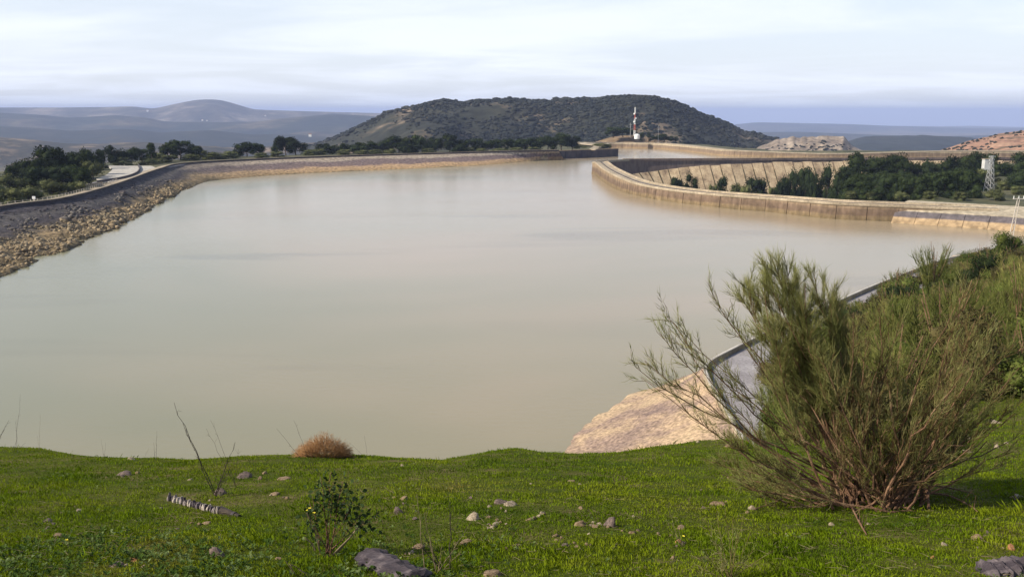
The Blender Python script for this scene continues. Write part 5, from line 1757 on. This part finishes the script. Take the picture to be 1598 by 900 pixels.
# ------------------------------------------------------------------ stones in the meadow
SV = {}
for mk in ('stone_pale', 'stone_tan', 'stone_grey', 'stone_orange'):
    SV[mk] = []
    for k in range(4):
        rgs = np.random.default_rng(300 + k)
        V0 = IV3.copy()
        nz_ = fbm(V0[:, 0] * 1.3 + 5 * k, V0[:, 1] * 1.3 + V0[:, 2] * 1.7, 310 + k, 4)
        nd = fbm(V0[:, 2] * 2.3, V0[:, 0] * 1.9 - V0[:, 1], 320 + k, 3)
        ne = fbm(V0[:, 0] * 6 + V0[:, 2] * 3, V0[:, 1] * 6 - V0[:, 2] * 4, 340 + k, 3)
        V0 = V0 * (1 + 0.6 * nz_[:, None] + 0.35 * nd[:, None] + 0.16 * ne[:, None])
        # flats: planes that cut the lump
        for c in range(6):
            nrm = rgs.normal(size=3); nrm /= np.linalg.norm(nrm)
            dd = V0 @ nrm - rgs.uniform(0.50, 0.75)
            V0 = V0 - np.clip(dd, 0, None)[:, None] * nrm
        SV[mk].append(np_mesh('stone', V0, IF3, M[mk], False))
STN = [(194, 741, 30, 11, 'g', 'flat grey brown stone in the grass near the left part of the crest'), (205, 717, 15, 8, 'p', 'small white and dark stone on the very crest edge at left'),
       (296, 749, 10, 5, 'p', 'small white stone in the grass above the striped old log'), (445, 748, 27, 6, 't', 'flat tan stone below the rust coloured bush'),
       (429, 772, 22, 7, 't', 'tan stone left of the leafy sapling, lower of two'), (384, 745, 30, 12, 'g', 'dark stone cluster piece right of the bare sapling'),
       (322, 817, 22, 5, 't', 'thin flat tan stone just below the striped old log'), (345, 772, 24, 14, 'g', 'lump of grey brown stone between the bare sapling stems'),
       (630, 780, 20, 9, 't', 'tan stone at the crest side of the middle meadow, right of the leafy sapling'), (622, 801, 28, 13, 'g', 'brown grey stone right of the leafy sapling'),
       (738, 811, 30, 18, 'p', 'bright pale stone in the middle of the meadow, largest of the pale ones'), (780, 786, 24, 10, 'g', 'dark brown stone beside a flat white one in the middle meadow'),
       (799, 789, 26, 9, 'p', 'flat white stone touching a dark brown one in the middle meadow'), (846, 803, 10, 8, 'p', 'small round pale stone right of the flat white one'),
       (829, 811, 22, 9, 't', 'low reddish tan stone right of the centre of the meadow'), (776, 819, 15, 6, 'p', 'small flat pale stone just right of the big bright stone'),
       (867, 837, 14, 10, 't', 'small tan stone below the pair of pale lumps in the middle meadow'), (902, 820, 26, 12, 't', 'tan stone left of the large reddish grey boulder'),
       (952, 821, 32, 20, 'g', 'large reddish grey stone with a pale left side in the middle meadow'), (985, 832, 18, 7, 't', 'low tan stone just right of the reddish grey boulder'),
       (722, 848, 44, 11, 't', 'long flat tan stone between the dark stick and the dry stalks'), (805, 853, 24, 8, 't', 'flat light tan stone low in the middle meadow'),
       (791, 860, 12, 9, 't', 'small tan stone at the lower left of a flat one'), (655, 856, 24, 8, 't', 'tan stone at the foot of the dry stalks'),
       (880, 852, 16, 8, 'g', 'small greyish stone low in the right middle of the meadow'), (917, 851, 13, 7, 't', 'small brown stone low in the right middle of the meadow'),
       (893, 751, 14, 5, 't', 'small tan stone near the crest, left of two'), (906, 756, 10, 4, 'p', 'tiny pale stone near the crest, right of two'),
       (628, 727, 9, 6, 'p', 'small pale stone close under the crest right of the rust bush'), (340, 869, 36, 22, 'g', 'dark rough stone in the weeds below the log'),
       (205, 876, 18, 8, 'o', 'small orange stone in the lower left weeds'), (182, 884, 34, 10, 'g', 'grey stone low in the weeds at lower left'),
       (1175, 795, 18, 14, 'p', 'rounded yellowish white stone left of the broom bush foot'), (1298, 820, 13, 10, 'p', 'pale pinkish stone in the grass below the broom bush'),
       (1065, 825, 18, 10, 't', 'tan stone right of the boulder near the thin twigs'), (1060, 847, 14, 8, 'o', 'small orange tan stone above the thin grass clump'),
       (1473, 851, 10, 9, 'p', 'small white stone in the lower right grass'), (1525, 843, 26, 13, 't', 'pale tan stone pair in the lower right grass'),
       (1580, 858, 17, 14, 'o', 'orange stone near the lower right edge'), (1454, 871, 10, 8, 'o', 'tiny orange stone in the lower right grass'),
       (1507, 706, 26, 7, 'p', 'flat white stone right of the broom, long one'), (1478, 681, 13, 8, 'p', 'small white stone behind the right side of the broom'),
       (1514, 685, 11, 9, 'p', 'small round white stone in the open grass right of the broom'), (1497, 665, 14, 8, 'p', 'pale stone highest behind the right broom branches'),
       (1553, 660, 28, 7, 'p', 'long flat white stone near the right edge above the meadow'), (1555, 698, 10, 9, 'p', 'small pale stone at the right edge of the bare branches'),
       (1572, 692, 9, 4, 'p', 'tiny white stone near the right edge level with the bare branches'), (1592, 776, 26, 6, 'p', 'flat white stone at the right edge beyond the broom shadow'),
       (1140, 697, 20, 8, 't', 'tan stone on the crest left of the broom'), (1090, 690, 8, 6, 'p', 'tiny pale stone on the crest below the stone lining'),
       (764, 898, 44, 14, 't', 'large brown stone cut by the bottom edge in the middle'), (1050, 872, 12, 8, 't', 'small brown stone low between the clumps'),
       (1118, 788, 26, 4, 't', 'thin flat tan stone left of the yellowish white stone'), (75, 815, 22, 7, 'g', 'low grey stone in the far left grass'), (90, 838, 26, 8, 't', 'flat brown stone in the far left weeds')]
mk_ = {'g': 'stone_grey', 'p': 'stone_pale', 't': 'stone_tan', 'o': 'stone_orange'}
ss_ = random.Random(55)
for px, py, wpx, hpx, kk, lab in STN:
    h_ = hit(px, py)
    sc1 = wpx / F * h_[1] * 0.50; sz = hpx / F * h_[1] * 0.72
    o = link('stone', ss_.choice(SV[mk_[kk]]), None, tuple(h_ + np.array([0, 0, -sz * 0.08])), lab, 'stone')
    o.scale = (sc1, sc1 * 0.8, max(sz, 0.026)); o.rotation_euler = (ss_.uniform(-.2, .2), ss_.uniform(-.2, .2), ss_.uniform(-0.3, 0.3) + (3.14 if ss_.random() < .5 else 0))
big_ = [q for q in STN if q[2] >= 13]
for k in range(120):
    if k < 96:                       # crumbled pieces lying round the larger stones
        q = ss_.choice(big_)
        px = q[0] + ss_.gauss(0, q[2] * 0.75); py = q[1] + ss_.gauss(2, q[3] * 0.55)
    else:
        px = ss_.uniform(20, 1590); py = ss_.uniform(735, 895)
    if py < 722: continue
    h_ = hit(px, py)
    if h_[1] > 25: continue
    sc1 = ss_.uniform(1.6, 4.2) / F * h_[1]
    mk1 = ss_.choice(['stone_pale', 'stone_tan', 'stone_tan', 'stone_grey'])
    tone = {'stone_pale': 'pale', 'stone_tan': 'tan', 'stone_grey': 'grey'}[mk1]
    o = link('pebble', ss_.choice(SV[mk1]), None, tuple(h_ + np.array([0, 0, sc1 * 0.3])), 'tiny ' + tone + ' pebble half hidden in the meadow grass', 'pebble', 'tiny ' + tone + ' pebbles in the meadow')
    o.scale = (sc1 * 1.4, sc1, sc1 * 0.8); o.rotation_euler = (0, 0, ss_.uniform(0, 6))


# ------------------------------------------------------------------ old wood
def rough_log(name, label, a_, b_, r, m, seed, ridges=9, amp=0.25, cat='log', dip=0.75):
    A = hit(*a_); B = hit(*b_)
    A[2] += r * (1 - dip); B[2] += r * (1 - dip)
    root = thing(name, label, cat, tuple(A))
    d = B - A; n = 34; k_ = 20
    dn = unit(d); u = unit(np.cross(dn, (0, 0, 1))); v = np.cross(u, dn)
    rg = np.random.default_rng(seed)
    rows = []
    for i in range(n + 1):
        s = i / n
        th_ = np.linspace(0, 2 * math.pi, k_ + 1)
        rad = r * (1 + amp * fbm(np.cos(th_) * 1.6 + 3, s * ridges + np.sin(th_) * 1.6, seed, 4) + amp * 0.9 * (1 if (int(s * ridges * 1.6) % 2) else -0.4) * (0.5 + 0.5 * math.sin(seed + i)))
        if i in (0, n): rad = rad * 0.55
        c = d * s + v * r * 0.25 * math.sin(s * 4 + seed)
        gr = 1 + 0.06 * np.sign(np.sin(th_ * 9 + fbm(s * 3.0, seed, 3) * 3))          # long splits in the grain
        rad = rad * gr; rad[-1] = rad[0]
        rows.append([tuple(c + rad[q] * (math.cos(th_[q]) * u * 1.25 + math.sin(th_[q]) * v * 0.75)) for q in range(k_ + 1)])
    mb = MB(); mb.loft(rows)
    for rw, flip in ((rows[0], 1), (rows[-1], 0)):
        b0 = len(mb.v); mb.v.extend(rw[:-1]); f = tuple(range(b0, b0 + k_)); mb.f.append(f[::-1] if flip else f)
    mb.build('trunk', m, root)
    return root


A = hit(268, 780); B = hit(368, 806)
lg = thing('old_log', 'weathered grey log split into upright pale and dark splinters, in the grass at left', 'log', tuple(A))
lrg = random.Random(8)
dl = B - A; ul = unit(dl)
side_ = np.array([ul[1], -ul[0], 0.0])
Cl = [dl * q / 8.0 + np.array([0, 0, 0.01 + 0.012 * math.sin(q * 1.7)]) for q in range(9)]
mb = MB(); mb.tube(Cl, 0.045, 0.035, 8); mb.build('core', M['logdark'], lg)
Cl2 = [dl * (0.78 + 0.27 * q / 4) + np.array([0, 0, 0.03 - 0.006 * q]) for q in range(5)]
mb = MB(); mb.tube(Cl2, 0.055, 0.028, 7); mb.build('shaded_end', M['black_twig'], lg)  # near-black wood paints the shade on the end away from the sun
q = 0.0
while q < 0.80:
    wq = lrg.uniform(0.014, 0.034)
    hq = lrg.uniform(0.085, 0.135) * (1.1 - 0.2 * q)
    c = dl * q + side_ * lrg.uniform(0.02, 0.05)
    tl = lrg.uniform(-0.02, 0.02); fw = 0.03
    bt = -0.03
    V = []
    for zz, kx, sh_ in ((bt, 1.0, 0), (hq * 0.55 - 0.02, 1.05, tl * 0.5), (hq - 0.03, 0.45, tl)):
        for ex, ey in ((-1, 1), (1, 1), (1, -1), (-1, -1)):
            V.append(c + ul * (ex * wq * 0.5 * kx + sh_) + side_ * (ey * fw * (0.5 if zz > 0.05 else 1.0)) + np.array([0, 0, zz + lrg.uniform(-0.006, 0.006)]))
    mb = MB(); mb.add(V, [(0, 1, 5, 4), (1, 2, 6, 5), (2, 3, 7, 6), (3, 0, 4, 7), (4, 5, 9, 8), (5, 6, 10, 9), (6, 7, 11, 10), (7, 4, 8, 11), (8, 9, 10, 11)])
    mb.build('splinter', M[lrg.choice(['log', 'log', 'log', 'logpale', 'logdark', 'logdark'])], lg)
    q += (wq + lrg.uniform(0.004, 0.016)) / float(np.linalg.norm(dl))
rough_log('dark_log', 'dark purple grey log cut by the bottom edge left of centre', (572, 876), (655, 908), 0.10, M['logdark'], 8, ridges=6, amp=0.2)
rough_log('dark_log', 'dark ragged log in the bottom right corner of the meadow', (1535, 897), (1625, 893), 0.085, M['logdark'], 12, ridges=12, amp=0.35)


# ------------------------------------------------------------------ plants standing in the meadow
def stalk(mb, tw, p0, p1, r, rg, nside=6, side=0.12, wob=0.02, leafless=True):
    L_ = np.linalg.norm(p1 - p0)
    n = 9
    s = np.linspace(0, 1, n)[:, None]
    C = p0 + (p1 - p0) * s + rg.normal(0, wob * L_, (n, 3)) * s * (1.2 - s)
    C[0] = p0
    mb.tube(list(C), r, r * 0.35, 4)
    for k in range(nside):
        i = int(rg.integers(2, n - 1))
        d = unit(unit(p1 - p0) + rg.normal(0, 0.5, 3))
        e = C[i] + d * side * rg.uniform(0.4, 1.2)
        tw.add(C[i], e, r * 0.45)
        if rg.random() < 0.5:
            m_ = C[i] + (e - C[i]) * 0.6
            tw.add(m_, m_ + unit(d + rg.normal(0, 0.6, 3)) * side * 0.4, r * 0.3)
    return C


def plant(name, label, cat, base, tops, r, mstem, nside=6, side=0.12, seed=0, mtw=None, wob=0.02):
    rg = np.random.default_rng(seed)
    Bp = hit(*base)
    root = thing(name, label, cat, tuple(Bp))
    tw = Twigs(); Cs = []
    for (px, py) in tops:
        P1 = WD(px, py, Bp[1] + rg.uniform(-0.12, 0.12))
        P0 = Bp + np.array([rg.normal(0, 0.03), rg.normal(0, 0.02), -0.02])
        mb = MB()
        C = stalk(mb, tw, P0 - Bp, P1 - Bp, r, rg, nside, side, wob)
        mb.build('stem', mstem, root); Cs.append(C)
    link('twigs', tw.mesh('twigs', mtw or mstem, seed=seed), root, kind='stuff')
    return root, Cs, Bp, rg


plant('bare_sapling', 'bare dark sapling with two leaning stems behind the furrowed log', 'sapling', (336, 775), [(272, 628), (285, 660), (367, 690), (360, 728), (345, 745)], 0.007, M['black_twig'], 8, 0.14, 1)
plant('thin_sapling', 'slender bare stems with fine tips beside the dark sapling at left', 'sapling', (372, 760), [(330, 655), (372, 700), (322, 668)], 0.003, M['black_twig'], 5, 0.10, 2)
plant('dry_weed', 'tall thin dry weed at the far left edge of the crest', 'weed', (28, 705), [(32, 615), (25, 655), (40, 690)], 0.003, M['black_twig'], 4, 0.08, 3)
plant('dry_weed', 'crooked dark twig leaning in at the left edge', 'weed', (-12, 700), [(14, 655), (8, 668)], 0.006, M['black_twig'], 5, 0.10, 4)
plant('dry_weed', 'single fine dry stem on the crest between two small ones at left', 'weed', (64, 703), [(63, 645), (58, 680)], 0.002, M['dry'], 4, 0.06, 5)
plant('dry_weed', 'fine dry stem on the crest left of the flat grey brown stone', 'weed', (160, 715), [(158, 685), (165, 690)], 0.002, M['black_twig'], 3, 0.06, 6)
plant('dry_weed', 'upright dry stem on the crest right of the white and dark stone', 'weed', (243, 717), [(245, 672), (240, 690)], 0.003, M['black_twig'], 4, 0.05, 7)
plant('dry_weed', 'pair of pale stalks in the grass below the white and dark stone', 'weed', (208, 762), [(205, 735), (214, 742), (232, 700), (226, 745)], 0.003, M['dry'], 3, 0.08, 8)
plant('dry_weed', 'thin dry stalk leaning left of the rust coloured bush', 'weed', (490, 740), [(432, 668), (458, 655), (478, 690)], 0.003, M['black_twig'], 5, 0.07, 9)
plant('dry_weed', 'tall hair thin stem rising above the rust coloured bush', 'weed', (498, 705), [(494, 618), (520, 672)], 0.003, M['black_twig'], 3, 0.05, 10)
plant('dry_weed', 'short dry stem on the crest right of the rust coloured bush', 'weed', (570, 712), [(569, 679), (545, 690)], 0.002, M['black_twig'], 3, 0.04, 11)
plant('dark_stick', 'upright dark stick with few twigs right of the leafy sapling', 'sapling', (696, 892), [(703, 782), (655, 850), (660, 830)], 0.006, M['black_twig'], 6, 0.10, 12)
plant('dry_stalks', 'pale dry stalks fanning out beside the upright dark stick', 'dry plant', (680, 893), [(650, 770), (662, 800), (690, 850), (672, 840), (735, 815), (720, 860)], 0.004, M['dry'], 6, 0.10, 13)
plant('thin_twigs', 'thin reddish twigs standing in the grass left of the olive stalk clump', 'dry plant', (1066, 852), [(1046, 800), (1040, 815), (1058, 820)], 0.003, M['dry'], 5, 0.08, 14)
plant('olive_stalks', 'clump of thin olive grey stalks at the bottom right of centre', 'dry plant', (1138, 905), [(1100, 810), (1118, 800), (1132, 792), (1145, 805), (1160, 798), (1112, 840), (1172, 830), (1098, 858), (1180, 850), (1125, 845), (1150, 830), (1208, 858), (1083, 880)], 0.0035, M['broomb'], 12, 0.10, 15, M['broom'])
plant('dry_stalks', 'grey stalks in the grass at the left of the stone beside the broom', 'dry plant', (1078, 790), [(1062, 745), (1085, 752), (1068, 762)], 0.002, M['dry'], 4, 0.06, 16)
plant('dry_twig', 'long pale twig lying in the grass right of the reddish grey boulder', 'twig', (975, 822), [(1008, 826), (1000, 823)], 0.004, M['dry'], 3, 0.05, 17)
plant('dry_twig', 'pale forked twig lying near the bottom edge left of the dark log', 'twig', (470, 900), [(446, 875), (456, 880)], 0.006, M['stone_pale'] if False else M['dry'], 3, 0.06, 18)
plant('dry_twig', 'long thin straw lying in the grass below the broom bush', 'twig', (1352, 838), [(1410, 836), (1395, 834)], 0.003, M['dry'], 3, 0.05, 19)

# leafy sapling
root, Cs, Bp, rg = plant('leafy_sapling', 'small sapling with dark curled leaves and pale stems in the lower left meadow', 'sapling', (508, 868), [(500, 742), (516, 736), (535, 750), (488, 775), (558, 770), (572, 790), (545, 760), (520, 765), (480, 800), (590, 800)], 0.006, M['stem'], 6, 0.12, 20)
Vs = []; Fs = []; nb = 0
for C in Cs:
    for k in range(46):
        i = rg.uniform(4.6, 8); i0 = int(min(i, 7)); p = C[i0] + (C[i0 + 1] - C[i0]) * (i - i0) + rg.normal(0, 0.045, 3)
        d = unit(rg.normal(size=3) + np.array([0, 0, 0.5])); u = unit(np.cross(d, rg.normal(size=3))); s = rg.uniform(0.030, 0.058)
        nn_ = np.cross(d, u)
        Vs += [p, p + d * s * .5 + u * s * .35, p + d * s, p + d * s * .5 - u * s * .35 + nn_ * s * .12]
        Fs += [(nb, nb + 1, nb + 2), (nb, nb + 2, nb + 3)]; nb += 4
link('leaves', np_mesh('leaves', Vs, Fs, M['leaf_dark']), root, kind='stuff')
# stubs and dead pale stems at its foot
for (p_, q_) in (((500, 862), (479, 800)), ((520, 870), (567, 812)), ((504, 880), (548, 836)), ((492, 858), (476, 838))):
    A = WD(p_[0], p_[1], Bp[1] - 0.03) - Bp; Bq = WD(q_[0], q_[1], Bp[1] - 0.05) - Bp
    mb = MB(); mb.tube([A, (A + Bq) / 2 + np.array([0.01, 0, 0.01]), Bq], 0.009, 0.006, 5); mb.build('dead_stem', M['dry'], root)
# yellow flowers beside it
for i, (px, py) in enumerate([(483, 793), (478, 796), (490, 800), (1066, 846), (105, 852)]):
    h_ = hit(px, py)
    if i < 3:
        h_ = WD(px, py, Bp[1] - 0.05) - np.array([0, 0, 0.06])
    lab = ['topmost yellow flower by the leafy sapling', 'left yellow flower by the leafy sapling', 'right yellow flower by the leafy sapling', 'yellow flower near the thin reddish twigs', 'yellow flower in the far left weeds'][i]
    fl = thing('yellow_flower', lab, 'flower', tuple(h_))
    g_ = float(gz(h_[0], h_[1])) - h_[2]
    mb = MB(); mb.tube([(0, 0, g_), (0, 0, 0.06)], 0.002, 0.002, 4); mb.build('stalk', M['leaf_dark'], fl)
    mb = MB()
    for k in range(7):
        a_ = k * 0.9
        c, s = math.cos(a_), math.sin(a_)
        mb.add([(0, 0, 0.06), (0.012 * c - 0.006 * s, 0.012 * s + 0.006 * c, 0.068), (0.014 * c, 0.014 * s, 0.064), (0.012 * c + 0.006 * s, 0.012 * s - 0.006 * c, 0.068)], [(0, 1, 2, 3)])
    mb.build('petals', M['yellow'], fl)

# rust coloured dry bush on the crest
Bp = hit(505, 713)
rb_ = thing('rust_bush', 'low rust coloured dry bush on the crest of the meadow', 'bush', tuple(Bp))
rg = np.random.default_rng(61)
tw = Twigs()
s_ = Bp[1] / F
for k in range(1500):
    a_ = rg.uniform(0, math.pi); b_ = rg.uniform(-1, 1)
    hx = 50 * s_ * math.cos(a_) * rg.uniform(0.8, 1.05); hz = (36 * math.sin(a_) ** 1.1 * rg.uniform(0.55, 1.12) * (1 + 0.08 * math.sin(a_ * 5))) * s_
    e = np.array([hx, b_ * 30 * s_ * math.sin(a_), hz * (1 - 0.25 * b_ * b_)])
    st = np.array([hx * 0.12 + rg.normal(0, .03), rg.normal(0, .03), -0.05])
    u_ = rg.uniform(0.35, 0.7)
    md = st + (e - st) * u_ + rg.normal(0, 0.02, 3)
    if k % 5 == 0: tw.add(st, md, 0.003)
    tw.add(md, e, 0.0028)
    for q in range(3):
        c = md + (e - md) * rg.uniform(0.3, 1)
        tw.add(c, c + unit(e - md + rg.normal(0, 0.25, 3) * np.linalg.norm(e - md) * 2) * rg.uniform(0.03, 0.08), 0.0022)
link('twigs', tw.mesh('twigs', M['rust'], seed=9), rb_, kind='stuff')

# ------------------------------------------------------------------ air
HZN = 42000.0
zt_, zb_ = 225.0, -900.0
mb = MB()
mb.box((0, 8000, (zt_ + zb_) / 2), (2 * HZN, 2 * HZN, zt_ - zb_))
mh = bpy.data.materials.new('air')
mh.use_nodes = True
nt = mh.node_tree
for n in list(nt.nodes): nt.nodes.remove(n)
o_ = nt.nodes.new('ShaderNodeOutputMaterial'); v_ = nt.nodes.new('ShaderNodeVolumePrincipled')
v_.inputs['Color'].default_value = (0.54, 0.65, 1.0, 1)
v_.inputs['Density'].default_value = 6.3e-5
v_.inputs['Anisotropy'].default_value = 0.0
nt.links.new(v_.outputs[0], o_.inputs['Volume'])
haze = mb.build('haze', mh, kind='stuff')
haze['label'] = 'pale blue haze lying over the far hills'; haze['category'] = 'haze'
tris = sum(len(me.polygons) for me in bpy.data.meshes)
print('objects', len(bpy.data.objects), 'faces', tris, 'max z', max((o.matrix_world.translation.z for o in bpy.data.objects)))
